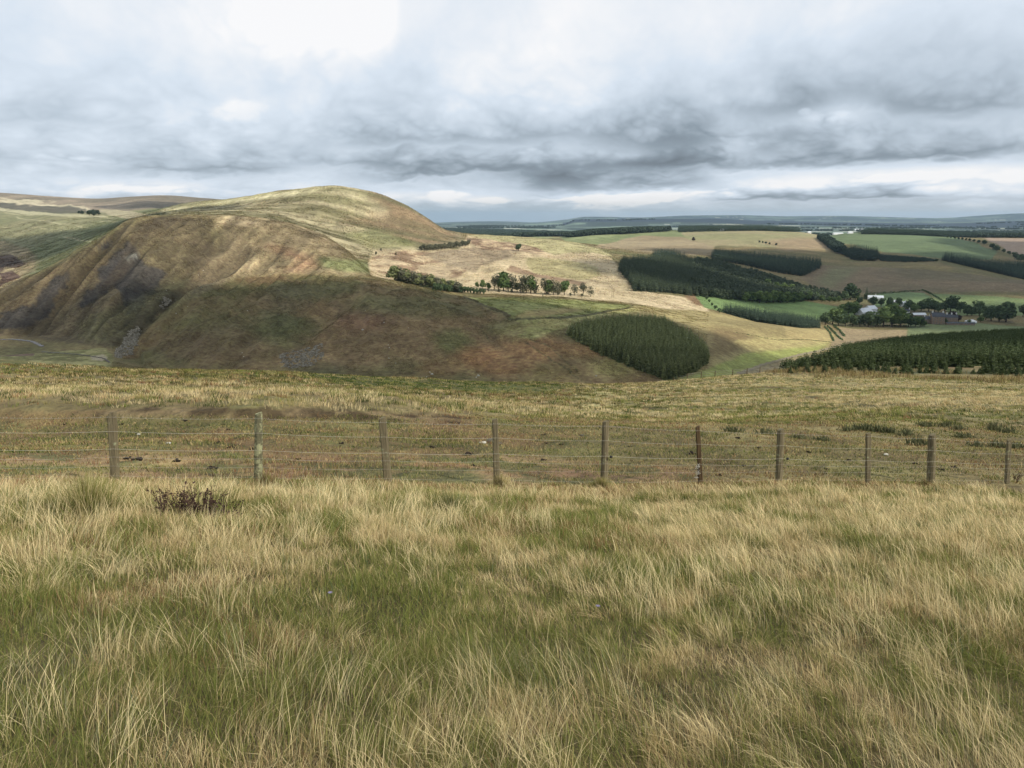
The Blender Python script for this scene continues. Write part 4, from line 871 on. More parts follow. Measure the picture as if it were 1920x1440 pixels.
# ------------------------------------------------------------------ single trees
def tree_px(name, px, py, hpx, y0, y1, kind, label, cat='tree', group=None, mat=None, wide=1.0, seed=0):
    loc = hit(px, py, y0, y1); zc = loc[1] * CP - loc[2] * SP; h = hpx / F * zc
    r = random.Random(seed + int(px * 7 + py))
    crown, trunk = {'broad': (BR, BT), 'thin': (SPR, SPT), 'con': (CON, None), 'bush': (BU, None)}[kind]
    k = r.randrange(len(crown)); tk = CT if kind == 'con' else (trunk[k] if trunk else None)
    return tree(name, loc, h, crown[k], tk, label, cat, group, mat, wide)
def build_trees():
    tree_px('round_tree', 972, 471, 15, 1100, 1800, 'broad', "lone round dark tree standing by itself on the pale meadow", mat=M_BRDD, wide=1.15)
    tree_px('far_tree', 1300, 452, 8, 1900, 3400, 'broad', "tiny lone tree in the brown field left of centre of the far fields", mat=M_COPPER, wide=1.2)
    for px, py, h, lab in ((168, 404, 11, "left"), (176, 405, 13, "middle"), (184, 404, 11, "right")):
        tree_px('moor_tree', px, py, h, 1500, 3200, 'broad', f"dark tree in the bigger clump on the far left moor, {lab} of its three", mat=M_DARKC, wide=1.3)
    for px, py, h, lab in ((148, 401, 6, "left of the pair"), (154, 402, 8, "right of the pair")):
        tree_px('moor_tree', px, py, h, 1500, 3200, 'broad', f"small dark tree in the lesser clump on the left moor, {lab}", mat=M_DARKC, wide=1.2)
    for k in range(17):
        t = k / 16; tree_px('hawthorn_tree', 790 + 88 * t, 470 - 9 * t ** 1.4, 10 + 3 * math.sin(k * 1.7) ** 2, 1250, 1900, 'broad', "grey-green hawthorn in the short row at the foot of the summit hill", 'tree', "hawthorns at the foot of the summit hill", M_BRDG, 1.15)
    for k in range(34):      # pines behind the shoulder
        t = k / 33; px = 742 + 118 * t; tree_px('pine_tree', px + random.uniform(-3, 3), 536 + 12 * t, (30 - 6 * t if px < 815 else 24) * random.uniform(.85, 1.05), 830, 1000, 'con' if k % 3 else 'broad', "grey-green pine in the clump showing above the brown shoulder", 'tree', "pines behind the brown shoulder", M_BRDG if k % 2 else M_CONL, 1.25)
    for k in range(16):
        t = k / 15; tree_px('gorse_bush', 815 + 92 * t, 545 + 7 * t, 15 - 4 * t, 800, 960, 'bush', "dark bush in the low tapering row right of the pines", 'bush', "bushes right of the pines", M_BRDD, .62)
    row = [(894, 540, 12, 'b'), (905, 541, 18, 'b'), (916, 543, 14, 'b'), (926, 544, 30, 't'), (934, 545, 36, 't'), (944, 546, 40, 'b'), (953, 546, 37, 't'), (961, 547, 36, 't'), (970, 547, 18, 'b'),
           (977, 549, 36, 't'), (986, 550, 40, 't'), (995, 550, 36, 'b'), (1003, 550, 30, 't'), (1021, 552, 34, 't'), (1029, 552, 30, 'b'), (1038, 553, 33, 't'), (1046, 553, 28, 't'), (1058, 553, 29, 'b'), (1077, 554, 24, 't'), (1093, 555, 28, 't'), (1107, 556, 22, 't')]
    words = ["first", "second", "third", "fourth", "fifth", "sixth", "seventh", "eighth", "ninth", "tenth", "eleventh", "twelfth", "thirteenth", "fourteenth", "fifteenth", "sixteenth", "seventeenth", "eighteenth", "nineteenth", "twentieth", "last"]
    for k, (px, py, h, kd) in enumerate(row):
        tree_px('meadow_tree', px, py, h, 780, 1100, 'broad' if kd == 'b' else 'thin', f"{words[k]} tree from the pines in the straggling row across the pale meadow", 'tree', "straggling tree row across the meadow", M_BRDG if kd == 't' else M_BRD, 1.0)
    for k in range(9):
        tree_px('meadow_bush', 915 + 22 * k, 546 + k * 1.2, 6, 780, 1100, 'bush', "low grey bush under the straggling tree row", 'bush', "low bushes under the tree row", M_BRDG, .8)
    # trees round the village: px, base y, height px, style, label
    v = [(1594, 562, 33, 'd', "tallest dark broad tree at the village's upper left corner"), (1583, 563, 20, 'd', "dark tree pressed against the left of the tallest village tree"), (1604, 562, 16, 'g', "low green tree right of the tallest village tree"),
         (1624, 560, 22, 'c', "slim pointed conifer left of the upper white roof"), (1637, 575, 21, 'd', "near-black dense tree in front of the upper white roof"), (1578, 592, 24, 'g', "rounded green tree left of the pale sheds, left of three"),
         (1590, 592, 28, 'g', "rounded green tree left of the pale sheds, middle of three"), (1602, 590, 27, 'g', "rounded green tree left of the pale sheds, right of three"), (1561, 608, 32, 'g', "tall green tree at the left end of the village's lower tree bank"),
         (1547, 609, 25, 'd', "dark tree beside the conifer strip's right end"), (1572, 611, 24, 'd', "dark tree in the lower bank, below the three rounded trees"), (1585, 612, 25, 'd', "dark tree in the lower bank below the pale sheds' left corner"),
         (1599, 612, 24, 'd', "dark tree in the lower bank directly below the rounded trees"), (1612, 612, 22, 'd', "dark tree in the lower bank under the pale shed roof"), (1628, 613, 32, 'd', "tall dark tree hiding the right part of the pale sheds"),
         (1642, 613, 24, 'd', "dark tree in the lower bank right of the pale sheds"), (1656, 613, 42, 'g', "big grey-green tree in the village centre, left of two"), (1672, 613, 48, 'g', "biggest grey-green tree in the village centre"), (1688, 613, 38, 'g', "grey-green tree right of the biggest village tree"),
         (1703, 613, 28, 'd', "dark tree left of the manor, on the lower bank"), (1716, 613, 22, 'g', "green tree just left of the stone manor"), (1668, 574, 18, 'd', "dark tree between the upper white roof and the white cottages"), (1684, 574, 17, 'd', "dark tree behind the white cottages"),
         (1703, 584, 24, 'd', "dark tree right of the white cottages"), (1714, 586, 18, 'g', "lighter tree in front of the dark trees right of the white cottages"), (1727, 584, 22, 'd', "dark tree above the manor's left chimney"), (1741, 584, 28, 'd', "tall dark tree above the manor roof"),
         (1752, 585, 22, 'd', "dark tree above the manor's middle chimneys"), (1771, 584, 22, 'd', "dark tree above the manor's right chimney"), (1782, 584, 31, 'd', "high-domed dark tree behind the manor's right end"), (1800, 586, 22, 'd', "dark tree right of the high-domed tree"),
         (1813, 592, 22, 'd', "dark tree above the white marquee"), (1822, 592, 18, 'd', "dark tree above and right of the white marquee"), (1836, 592, 29, 'd', "dark tree with a clear trunk between the marquee and the largest right-hand tree"), (1838, 604, 14, 'g', "small green tree right of the marquee"),
         (1858, 602, 31, 'd', "broad dark tree left of the largest right-hand tree"), (1873, 603, 34, 'd', "dark tree touching the largest right-hand tree"), (1886, 604, 42, 'd', "largest dark tree at the village's right end"), (1918, 594, 24, 'd', "dark round tree on the green field at the right edge"),
         (1786, 603, 21, 'p', "purplish copper tree in front of the manor's right wing"), (1797, 604, 14, 'p', "small copper tree left of the marquee"), (1772, 606, 10, 'd', "low dark tree at the manor's right corner"),
         (1725, 612, 20, 'd', "dark tree in front of the long low barn, left of the manor lodge"), (1707, 612, 18, 'd', "low dark tree filling the bank before the long low barn"), (1733, 613, 12, 'g', "small green tree before the manor lodge"),
         (1664, 590, 22, 'd', "dark tree filling the gap behind the biggest village trees, left"), (1678, 592, 20, 'g', "green tree filling the gap behind the biggest village trees, right"), (1652, 574, 16, 'd', "small dark tree right of the upper white roof"), (1848, 600, 20, 'd', "dark tree filling the row between the clear-trunked tree and the broad one"),
         (1759, 586, 20, 'd', "dark tree behind the manor ridge between the chimneys"), (1610, 572, 16, 'd', "dark tree above the larger pale shed"), (1568, 600, 20, 'g', "green tree between the lower bank and the rounded trees"), (1817, 606, 8, 'g', "low green bush-like tree on the lawn left of the marquee"),
         (1530, 562, 16, 'd', "dark tree at the right end of the big wood, left of two"), (1518, 560, 17, 'd', "dark tree at the right end of the big wood, second from the end"), (1505, 556, 18, 'd', "dark tree on the big wood's upper right edge"), (1541, 566, 14, 'g', "last small tree of the big wood towards the village"),
         (1555, 567, 12, 'g', "small green tree in the hedge between wood and village, left of three"), (1564, 567, 11, 'g', "small green tree in the hedge between wood and village, middle of three"), (1573, 566, 12, 'g', "small green tree in the hedge between wood and village, right of three")]
    for px, py, h, s, lab in v:
        m = {'d': M_BRDD, 'g': M_BRD, 'c': M_BRDD, 'p': M_COPPER}[s]
        tree_px('slim_conifer' if s == 'c' else 'village_tree', px, py, h, 900, 1800, 'con' if s == 'c' else 'broad', lab, 'tree', "trees round the village", m, 1.2 if s != 'c' else 1.3)
    # rounded trees along the front of the big wood
    fr = [(1398, 573, 20), (1410, 574, 22), (1424, 575, 24), (1437, 575, 24), (1450, 575, 26), (1463, 575, 24), (1476, 575, 23), (1489, 574, 22), (1502, 573, 20), (1515, 572, 18), (1470, 556, 20), (1484, 556, 18), (1440, 548, 20), (1455, 552, 18)]
    for px, py, h in fr: tree_px('woodland_tree', px, py - 7, h, 900, 1500, 'broad', "rounded broadleaf along the lower right front of the big wood", 'tree', "broadleaves fronting the big wood", M_BRD, 1.15)
    # hedgerow trees at the right
    for k, (px, py, h) in enumerate([(1776, 446, 4), (1783, 447, 4), (1790, 448, 5), (1797, 449, 5), (1804, 450, 5), (1811, 451, 5), (1818, 452, 6), (1826, 454, 6), (1835, 456, 7), (1845, 459, 10), (1861, 468, 12), (1868, 471, 12), (1882, 474, 8), (1892, 478, 8), (1903, 486, 14), (1914, 490, 15)]):
        tree_px('hedgerow_tree', px, py, h, 1900, 3300, 'broad', "hedgerow tree on the line between the green and the ploughed field", 'tree', "hedgerow trees beside the ploughed field", M_BRDD, 1.3)
    for k, px in enumerate((1424, 1430, 1436, 1443, 1455)):
        tree_px('field_bush', px, 455 + k * 1.2, 4.5, 1900, 3300, 'bush', "dark bush in the short broken row on the tan field", 'bush', "bushes on the tan field", M_DARKC, .9)
    for px, py, h in ((1325, 562, 6), (1330, 567, 6), (1335, 573, 6), (1341, 580, 8), (1348, 586, 9), (1320, 556, 5)):
        tree_px('boundary_bush', px, py, h, 800, 1200, 'bush', "dark bush on the bank left of the bright green pasture", 'bush', "bushes left of the green pasture", M_BRDD, .8)
    for px, py, h in ((705, 478, 7), (742, 478, 5), (714, 470, 5), (1018, 556, 4)):
        tree_px('meadow_shrub', px, py, h, 780, 1600, 'bush', "tiny shrub on the upper edge of the rough meadow", 'bush', "tiny shrubs on the rough meadow", M_BRDG, .7)
build_trees()

# ------------------------------------------------------------------ hedges, lines
def hedge(pts_px, y0, y1, h, w, label, mat=None, name='hedge'):
    pts = [np.array(hit(x, y, y0, y1)) for x, y in pts_px]; rg = random.Random(int(pts_px[0][0])); g = Geo()
    for a, b in zip(pts[:-1], pts[1:]):
        L = np.linalg.norm(b - a); n = int(L * 2.2)
        for k in range(n):
            p = a + (b - a) * rg.random(); x = p[0] + rg.uniform(-w, w); y = p[1] + rg.uniform(-w, w); z = float(ground(x, y)) + rg.uniform(0, h)
            d = np.array([rg.uniform(-1, 1) for _ in range(3)]); d /= np.linalg.norm(d); e1 = np.cross(d, (0.3, .2, 1)); e1 /= np.linalg.norm(e1) + 1e-6; e2 = np.cross(d, e1); s = rg.uniform(.4, .9) * min(h, 1.4)
            g.add([tuple(np.array((x, y, z)) + s * (e1 * u + e2 * v)) for u, v in ((-1, -.4), (.1, -1), (1, .1), (.2, .9), (-.7, .6))], [(0, 1, 2, 3, 4)], rg.random())
    return tag(link(name, g.mesh(name), mat or M_BRDD), label, 'hedge')
hedge([(1627, 552), (1680, 549), (1732, 545)], 1200, 1900, 3.0, 1.2, "dark clipped hedge along the top of the small pasture above the village")
hedge([(1732, 545), (1750, 554), (1770, 566)], 1150, 1900, 2.6, 1.2, "dark hedge slanting down from the corner to the village trees")
hedge([(1546, 613), (1556, 624), (1563, 640)], 850, 1200, 1.6, .8, "left hedge of the lane leaving the village")
hedge([(1552, 612), (1564, 624), (1579, 638)], 850, 1200, 1.6, .8, "middle hedge beside the lane leaving the village")
hedge([(1563, 612), (1573, 620), (1583, 631)], 850, 1200, 2.6, 1.3, "ragged right hedge beside the lane leaving the village")
hedge([(1380, 624), (1460, 638), (1555, 641)], 560, 1150, .5, .3, "thin dark field boundary below the conifer strip", name='field_boundary')
hedge([(1590, 609), (1640, 611), (1700, 612)], 900, 1250, 1.4, .5, "pale-topped garden hedge below the village trees")

def strip(name, pl, y0, y1, w, mat, label, cat, lift=.25, kind='structure'):
    pts = np.array([hit(x, y, y0, y1) for x, y in pl]); P_ = []
    for a, b in zip(pts[:-1], pts[1:]):
        for t in np.linspace(0, 1, 30, endpoint=False): P_.append(a + (b - a) * t)
    P_.append(pts[-1]); P_ = np.array(P_); 
    for _ in range(30): P_[1:-1] = .25 * P_[:-2] + .5 * P_[1:-1] + .25 * P_[2:]
    d = np.gradient(P_[:, :2], axis=0); d /= np.linalg.norm(d, axis=1)[:, None]; nrm = np.stack([-d[:, 1], d[:, 0]], -1)
    V = []; n = 5
    for i in range(len(P_)):
        for k in range(n):
            o = (k / (n - 1) - .5) * w * (1 + .25 * math.sin(i * .9)); x, y = P_[i, :2] + nrm[i] * o; V.append((x, y, float(ground(x, y)) + lift))
    Fs = [(i * n + k, (i + 1) * n + k, (i + 1) * n + k + 1, i * n + k + 1) for i in range(len(P_) - 1) for k in range(n - 1)]
    return tag(link(name, tri_quads(name, V, Fs, smooth=True), mat), label, cat, kind=kind)
M_TRACK = solid("track_gravel", alb(152, 140, 112, 1.0), .95, .6, .3)
M_WATER = solid("stream_water", alb(74, 64, 56, .9), .25, .3, .2, spec=.5)
strip("farm_track", [(1385, 701), (1430, 684), (1480, 671), (1530, 660), (1560, 652), (1600, 640)], 460, 1150, 3.4, M_TRACK, "pale farm track curving up the green valley bottom", "track")
strip("hill_stream", [(-30, 640), (20, 636), (60, 640), (80, 650)], 530, 660, 3.0, M_WATER, "narrow dark stream winding over the glen floor", "stream")
strip("hill_stream", [(78, 660), (110, 662), (150, 665), (195, 672), (205, 680)], 500, 640, 1.6, M_WATER, "thin lower reach of the stream by the crag foot", "stream")

# ------------------------------------------------------------------ the wire fence
FL0, FL1 = np.array((-6.26, 11.4)), np.array((12.1, 17.8))
def fence_point(px):
    k = (px - 960) / F; z = -5.0
    for _ in range(12):
        # X = k*(Y*CP - z*SP) on the fence line
        lo, hi = -2.0, 3.0
        for _ in range(40):
            m = (lo + hi) / 2; p = FL0 + (FL1 - FL0) * m
            if p[0] < k * (p[1] * CP - z * SP): lo = m
            else: hi = m
        p = FL0 + (FL1 - FL0) * lo; z = float(ground(*p))
    return p[0], p[1], z
def wood_material(name, c1, c2, lichen=None, lv=.55):
    m = bpy.data.materials.new(name); m.use_nodes = True; t = m.node_tree; N.tree = t; b = t.nodes['Principled BSDF']; b.inputs['Roughness'].default_value = .9; b.inputs['Specular IOR Level'].default_value = .1
    tc = t.nodes.new('ShaderNodeTexCoord'); mp = t.nodes.new('ShaderNodeMapping'); mp.inputs['Scale'].default_value = (30, 30, 1.6); t.links.new(tc.outputs['Object'], mp.inputs[0])
    g = noise(mp.outputs[0], 1.6, 6, .65, .4); n2 = noise(tc.outputs['Object'], 9, 5, .7)
    c = mixc(mapr(g, .3, .7, 0, 1, False), c1, c2)
    if lichen is not None: c = mixc(mapr(n2, lv - .06, lv + .07), c, lichen)
    t.links.new(c, b.inputs['Base Color']); bu = t.nodes.new('ShaderNodeBump'); bu.inputs['Distance'].default_value = .012; bu.inputs['Strength'].default_value = .9
    t.links.new((g * .8 + n2 * .4).s, bu.inputs['Height']); t.links.new(bu.outputs[0], b.inputs['Normal']); return m
MW_OLD = wood_material("lichened_timber", alb(70, 68, 52, .9), alb(112, 108, 84, .9), alb(146, 146, 112, .9), .50)
MW_GREY = wood_material("weathered_timber", alb(80, 72, 56, .95), alb(128, 118, 92, .95), alb(138, 140, 110, .9), .62)
MW_DARK = wood_material("dark_timber", alb(54, 42, 30, .9), alb(96, 80, 58, .9))
M_WIRE = solid("galvanised_wire", (.42, .40, .34), .45, metal=.3)
M_WIREB = solid("pale_plain_wire", (.46, .43, .34), .6)
M_BLACK = solid("black_plastic", (.02, .02, .02), .5)
def post_mesh(h, r, square, lean, seed):
    rg = random.Random(seed); bm = Geo(); n = 12 if not square else 8; rings = 12; vs = []
    for i in range(rings + 1):
        t = i / rings; z = -.25 + (h + .25) * t
        cx, cy = lean[0] * max(z, 0) / h, lean[1] * max(z, 0) / h
        for k in range(n):
            a = 2 * math.pi * (k + .5 * (n == 8)) / n
            if square:
                q = [(1, .75), (1, 1), (.75, 1), (-.75, 1), (-1, 1), (-1, .75), (-1, -.8), (1, -.8)]
                q = [(1, -.7), (1, .7), (.7, 1), (-.7, 1), (-1, .7), (-1, -.7), (-.7, -1), (.7, -1)][k]; x, y = q[0] * r, q[1] * r * .8
            else: x, y = math.cos(a) * r, math.sin(a) * r
            j = 1 + rg.uniform(-.05, .05) + .05 * math.sin(seed + k * 1.3 + t * 3)
            zz_ = z + (rg.uniform(-.012, .012) if i == rings else 0) + (x * .25 if i == rings else 0)
            s = (1.06 - .1 * t) * j * (.9 if i == rings else 1)
            vs.append((cx + x * s, cy + y * s, zz_))
    fs = [(i * n + k, i * n + (k + 1) % n, (i + 1) * n + (k + 1) % n, (i + 1) * n + k) for i in range(rings) for k in range(n)]
    fs += [tuple(range(rings * n, rings * n + n))]
    bm.add(vs, fs); return bm.mesh("fence_post")
POSTS = [(-62, 772, -62, 914, 's', .06, 'g'), (210, 773, 216, 912, 's', .058, 'g'), (485, 775, 484, 905, 'r', .064, 'o'), (717, 783, 728, 908, 's', .062, 'g'), (928, 786, 932, 907, 's', .055, 'g'),
         (1136, 790, 1132, 905, 'r', .072, 'g'), (1308, 800, 1314, 904, 's', .045, 'd'), (1464, 805, 1460, 907, 'r', .075, 'g'), (1628, 812, 1627, 907, 's', .052, 'g'), (1748, 815, 1745, 910, 'r', .085, 'g'),
         (1892, 825, 1888, 909, 's', .050, 'g'), (2040, 832, 2036, 911, 's', .05, 'g')]
FR_L = [.945, .745, .50, .375, .25, .10]; FR_R = [.945, .70, .475, .375, .26, .11]
plabels = [None, "square weathered post with a pale knot near its top", "round post covered in grey-green lichen", "squared post leaning left at the top", "slim split post", "smooth round thick post", "thin dark crooked post", "thick round post right of the dark one",
           "slim square post with a rough grain", "thickest post, round and pale", "thin post at the right end of the view", None]
def build_fence():
    a = fence_point(960); root = empty('wire_fence', a)
    tag(root, "post and wire fence crossing the grassy slope, six strands on weathered timber posts", "fence")
    ends = []
    for k, (xt, yt, xb, yb, sh, r, mt) in enumerate(POSTS):
        p = np.array(fence_point(xb)); 
        top = W(xt, yt, p[1]); h = top[2] - p[2]; lean = (top[0] - p[0], 0.0)
        m = {'g': MW_GREY, 'o': MW_OLD, 'd': MW_DARK}[mt]
        o = link('fence_post', post_mesh(h, r, sh == 's', lean, k + 3), m, root, tuple(p - np.array(a)))
        if plabels[k]: o['label'] = plabels[k]
        ends.append((p, h, lean, r)); print('post', k, round(h, 2), p.round(2))
    n = len(ends); off = .0
    dn = np.array((FL1 - FL0)); dn = dn / np.linalg.norm(dn); nrm = np.array((dn[1], -dn[0]))          # towards the camera
    for w in range(6):
        g = Geo(); pts = []
        for k, (p, h, lean, r) in enumerate(ends):
            t = k / (n - 1); f = FR_L[w] * (1 - t) + FR_R[w] * t
            q = p - np.array(a); s = nrm * (r + .006)
            pts.append(np.array((q[0] + lean[0] * f + s[0], q[1] + s[1], q[2] + h * f + random.uniform(-.006, .006))))
        P_ = []
        for u, v in zip(pts[:-1], pts[1:]):
            for t in np.linspace(0, 1, 10, endpoint=False): P_.append(u + (v - u) * t - np.array((0, 0, .022 * 4 * t * (1 - t))))
        P_.append(pts[-1]); rad = [.0013, .0020, .0021, .0014, .0011, .0011][w]
        tube(g, P_, [rad] * len(P_), 5)
        if w == 0:      # twisted barbs on the top strand
            for i in range(0, len(P_) - 1):
                for t in (.2, .7):
                    c = P_[i] + (P_[i + 1] - P_[i]) * t
                    tube(g, [c + np.array((-.012, 0, -.018)), c + np.array((.012, 0, .018))], [.0015, .0015], 4)
        o = link('wire', g.mesh('wire', True), M_WIREB if w in (1, 2) else M_WIRE, root)
        if w == 0: o['label'] = "barbed top strand"
    # insulators on the round posts
    for k in (5, 7):
        p, h, lean, r = ends[k]; g = Geo(); c = p - np.array(a); c = c + np.array((nrm[0] * (r + .02), nrm[1] * (r + .02), h * .485)) + np.array((.085, 0, 0))
        tube(g, [c - np.array((.025, 0, 0)), c, c + np.array((.025, 0, 0))], [.02, .028, .018], 8); link('insulator', g.mesh('insulator'), M_BLACK, root)
    # wool caught on the thin dark post
    p, h, lean, r = ends[6]; g = Geo(); rg = random.Random(5)
    for _ in range(30):
        c = np.array((p[0] - .10 + rg.gauss(0, .025), p[1] + nrm[1] * .05, p[2] + h * rg.uniform(.16, .40))); e = np.array([rg.uniform(-.02, .02) for _ in range(3)])
        tube(g, [c - e, c + e], [.006, .004], 4)
    tag(link('wool_tuft', g.mesh('wool_tuft', True), solid("wool", (.44, .42, .36), 1.0)), "small white tuft of sheep's wool caught beside the thin dark fence post", "wool")
build_fence()
def build_far_fence():
    pts_px = [(1262, 119), (1288, 112), (1314, 112), (1340, 114), (1373, 116), (1400, 120), (1424, 122), (1452, 126), (1482, 130)]
    P_ = [np.array(on_ground(x, Y)) for x, Y in pts_px]; a = P_[0]; root = empty('stock_fence', tuple(a))
    tag(root, "distant small stock fence running along the grassy brow below the young plantation", "fence")
    m = MW_DARK
    for p in P_:
        g = Geo(); q = p - a; tube(g, [q + np.array((0, 0, -.2)), q + np.array((.03, 0, 1.15))], [.07, .06], 7); link('fence_post', g.mesh('fence_post'), m, root)
    for f in (1.05, .8, .5):
        g = Geo(); tube(g, [p - a + np.array((0, -.08, f)) for p in P_], [.008] * len(P_), 4); link('wire', g.mesh('wire'), M_WIRE, root)
build_far_fence()

# ------------------------------------------------------------------ rocks
def rock_geo(g, c, s, rg, sub=1, flat=.7, col=.5):
    """an angular stone: a jittered, planar-cut sphere"""
    n, m = 9, 6; vs = []
    planes = []
    for _ in range(9):
        d = np.array([rg.gauss(0, 1) for _ in range(3)]); d /= np.linalg.norm(d); planes.append((d, rg.uniform(.6, .95)))
    for i in range(m):
        ph = -math.pi / 2 + math.pi * i / (m - 1)
        for k in range(n):
            a = 2 * math.pi * k / n; v = np.array((math.cos(a) * math.cos(ph), math.sin(a) * math.cos(ph), math.sin(ph)))
            for d, h in planes:
                t = v @ d
                if t > h: v = v - d * (t - h)
            vs.append(tuple(np.array(c) + v * np.array((s[0], s[1], s[2])) * rg.uniform(.93, 1.05)))
    fs = [(i * n + k, i * n + (k + 1) % n, (i + 1) * n + (k + 1) % n, (i + 1) * n + k) for i in range(m - 1) for k in range(n)]
    g.add(vs, fs, col)
M_CRAG = solid("crag_rock", alb(146, 138, 122, .8), .95, .9, .35, c2=tuple(alb(60, 54, 42, .8)))
M_STONE = solid("pale_stone", alb(196, 192, 178, 1.0), .9, 2.0, .15)
M_STONED = solid("dark_stone", alb(104, 98, 84, 1.0), .95, 5.0, .3)
def crag(poly, y0, y1, n, s0, s1, label, seed):
    rg = random.Random(seed); xs = [p[0] for p in poly]; ys = [p[1] for p in poly]; g = Geo(); k = 0; c0 = None
    while k < n:
        px, py = rg.uniform(min(xs), max(xs)), rg.uniform(min(ys), max(ys))
        if not inpoly(np.array([px]), np.array([py]), poly)[0]: continue
        p = np.array(hit(px, py, y0, y1)); c0 = p if c0 is None else c0; s = rg.uniform(s0, s1)
        rock_geo(g, p - c0 + np.array((0, 0, -s * .22)), (s * rg.uniform(.6, 1.6), s * rg.uniform(.5, 1.0), s * rg.uniform(.5, 1.3)), rg, col=rg.random()); k += 1
    tag(link('rock_outcrop', g.mesh('rock_outcrop'), M_CRAG, loc=tuple(c0)), label, 'crag')
crag([(523, 668), (545, 660), (580, 652), (604, 645), (606, 668), (590, 684), (560, 692), (527, 690)], 420, 760, 260, .8, 1.7, "grey broken crag low on the dark shoulder just above the grassy brow", 1)
crag([(240, 622), (262, 612), (258, 640), (246, 668), (222, 672), (212, 662), (228, 650)], 420, 760, 200, 1.0, 2.3, "rocky rib at the foot of the brown hill above the glen floor", 2)
crag([(306, 556), (318, 550), (320, 566), (306, 580), (298, 574)], 500, 900, 30, .8, 2.0, "small rock outcrop halfway up the rib of the brown hill", 3)
spots = [(464, 583), (685, 582), (680, 619), (766, 615), (728, 647), (730, 652), (729, 672), (742, 681), (454, 662), (457, 669), (897, 705), (810, 702), (800, 707), (790, 708), (870, 714), (381, 508), (377, 539), (372, 516), (265, 621), (806, 698), (893, 708), (690, 600), (720, 605), (1118, 705), (330, 588), (352, 575), (370, 420), (378, 417), (386, 421), (404, 428), (410, 425), (312, 545), (326, 530)]
proto = None
for k, (px, py) in enumerate(spots):
    p = hit(px, py, 400, 1100); rg = random.Random(k)
    if proto is None:
        g = Geo(); rock_geo(g, (0, 0, .2), (1, .8, .62), rg); proto = g.mesh('boulder')
        proto.materials.append(M_STONE)
    s = (1.7 if (px, py) in ((680, 619), (810, 702), (897, 705)) else rg.uniform(.6, 1.1)) * .62
    o = link('boulder', proto, None, loc=p); o.scale = (s, s, s * rg.uniform(.8, 1.1)); o.rotation_euler = (0, 0, rg.uniform(0, 6))
    tag(o, "small pale boulder scattered on the brown hillsides across the valley", "boulder", "pale boulders on the hillside")
# stones in the trampled ground behind the fence
for px, py, s, m, lab in ((905, 831, .09, M_STONE, "white stone beside the slim split fence post, left of the grey one"), (921, 829, .14, M_STONED, "grey stone behind the slim split fence post, beside the white one"), (936, 833, .08, M_STONED, "little grey stone close right of the slim split fence post"),
                      (260, 815, .05, M_STONE, "tiny white stone behind the fence near its left round post"), (316, 832, .06, M_STONE, "small flat white stone left of the lichened round post"), (1661, 853, .06, M_STONE, "small white stone between the two right-hand posts"), (1090, 817, .07, M_STONED, "small pale grey stone left of the smooth thick post")):
    g = Geo(); rock_geo(g, (0, 0, s * .2), (s * 1.3, s, s * .6), random.Random(int(px))); tag(link('stone', g.mesh('stone'), m, loc=hit(px, py, 14, 40)), lab, 'stone')
M_DUNG = solid("dark_dung", (.028, .02, .013), .9, 20, .3)
g = Geo(); rgd = random.Random(3)
for k in range(7): rock_geo(g, (rgd.gauss(0, .05), rgd.gauss(0, .05), .03 + .02 * rgd.random()), (.05, .045, .035), rgd)
dm = g.mesh('dung_heap'); dm.materials.append(M_DUNG)
for k, (px, py, s) in enumerate([(433, 840, 1.3), (405, 832, 1), (348, 790, 1), (428, 806, .8), (395, 879, 1.2), (472, 843, .8), (230, 796, .8), (122, 796, .7), (416, 797, .8), (810, 840, 1), (880, 853, 1.6), (886, 874, 1), (1019, 816, 1), (1025, 832, .8), (1053, 834, .9), (1017, 863, .9), (1297, 852, 1.4), (1350, 892, .9), (1384, 822, 1.2), (1420, 840, 1), (1517, 849, 1), (1592, 863, .8), (1715, 870, 1.1), (1788, 877, 1.1), (1768, 882, .9), (1395, 874, .8), (1548, 880, .8), (640, 832, .9), (700, 797, .8), (560, 862, .9), (1180, 838, .8), (330, 866, 1.1), (262, 863, 1.3), (240, 860, 1.1)]):
    o = link('dung_heap', dm, None, loc=hit(px, py, 13.5, 40)); s *= .62; o.scale = (s * 1.2, s, s * .9); o.rotation_euler = (0, 0, k * 1.7)
    tag(o, "small dark heap of dung on the trampled turf behind the fence", "dung", "dung heaps behind the fence")

# ------------------------------------------------------------------ buildings
def boxg(g, x0, x1, y0, y1, z0, z1, col=.5):
    g.add([(x0, y0, z0), (x1, y0, z0), (x1, y1, z0), (x0, y1, z0), (x0, y0, z1), (x1, y0, z1), (x1, y1, z1), (x0, y1, z1)], [(0, 3, 2, 1), (4, 5, 6, 7), (0, 1, 5, 4), (1, 2, 6, 5), (2, 3, 7, 6), (3, 0, 4, 7)], col)
M_RENDER = solid("white_render", (.86, .85, .83), .9, .5, .06)
M_STW = solid("stone_wall", alb(132, 112, 96, .75), .95, .8, .25)
M_SLATE = solid("slate_roof", alb(74, 76, 82, .75), .7, .6, .2)
M_PALER = solid("pale_sheet_roof", (.76, .78, .80), .5, .4, .12)
M_GLASS = solid("window_glass", (.03, .035, .04), .15, spec=.6)
M_CHIM = solid("pale_chimney", (.78, .76, .72), .9)
M_DOOR = solid("painted_door", (.10, .12, .10), .6)
M_CANVAS = solid("marquee_canvas", (.85, .85, .84), .8)
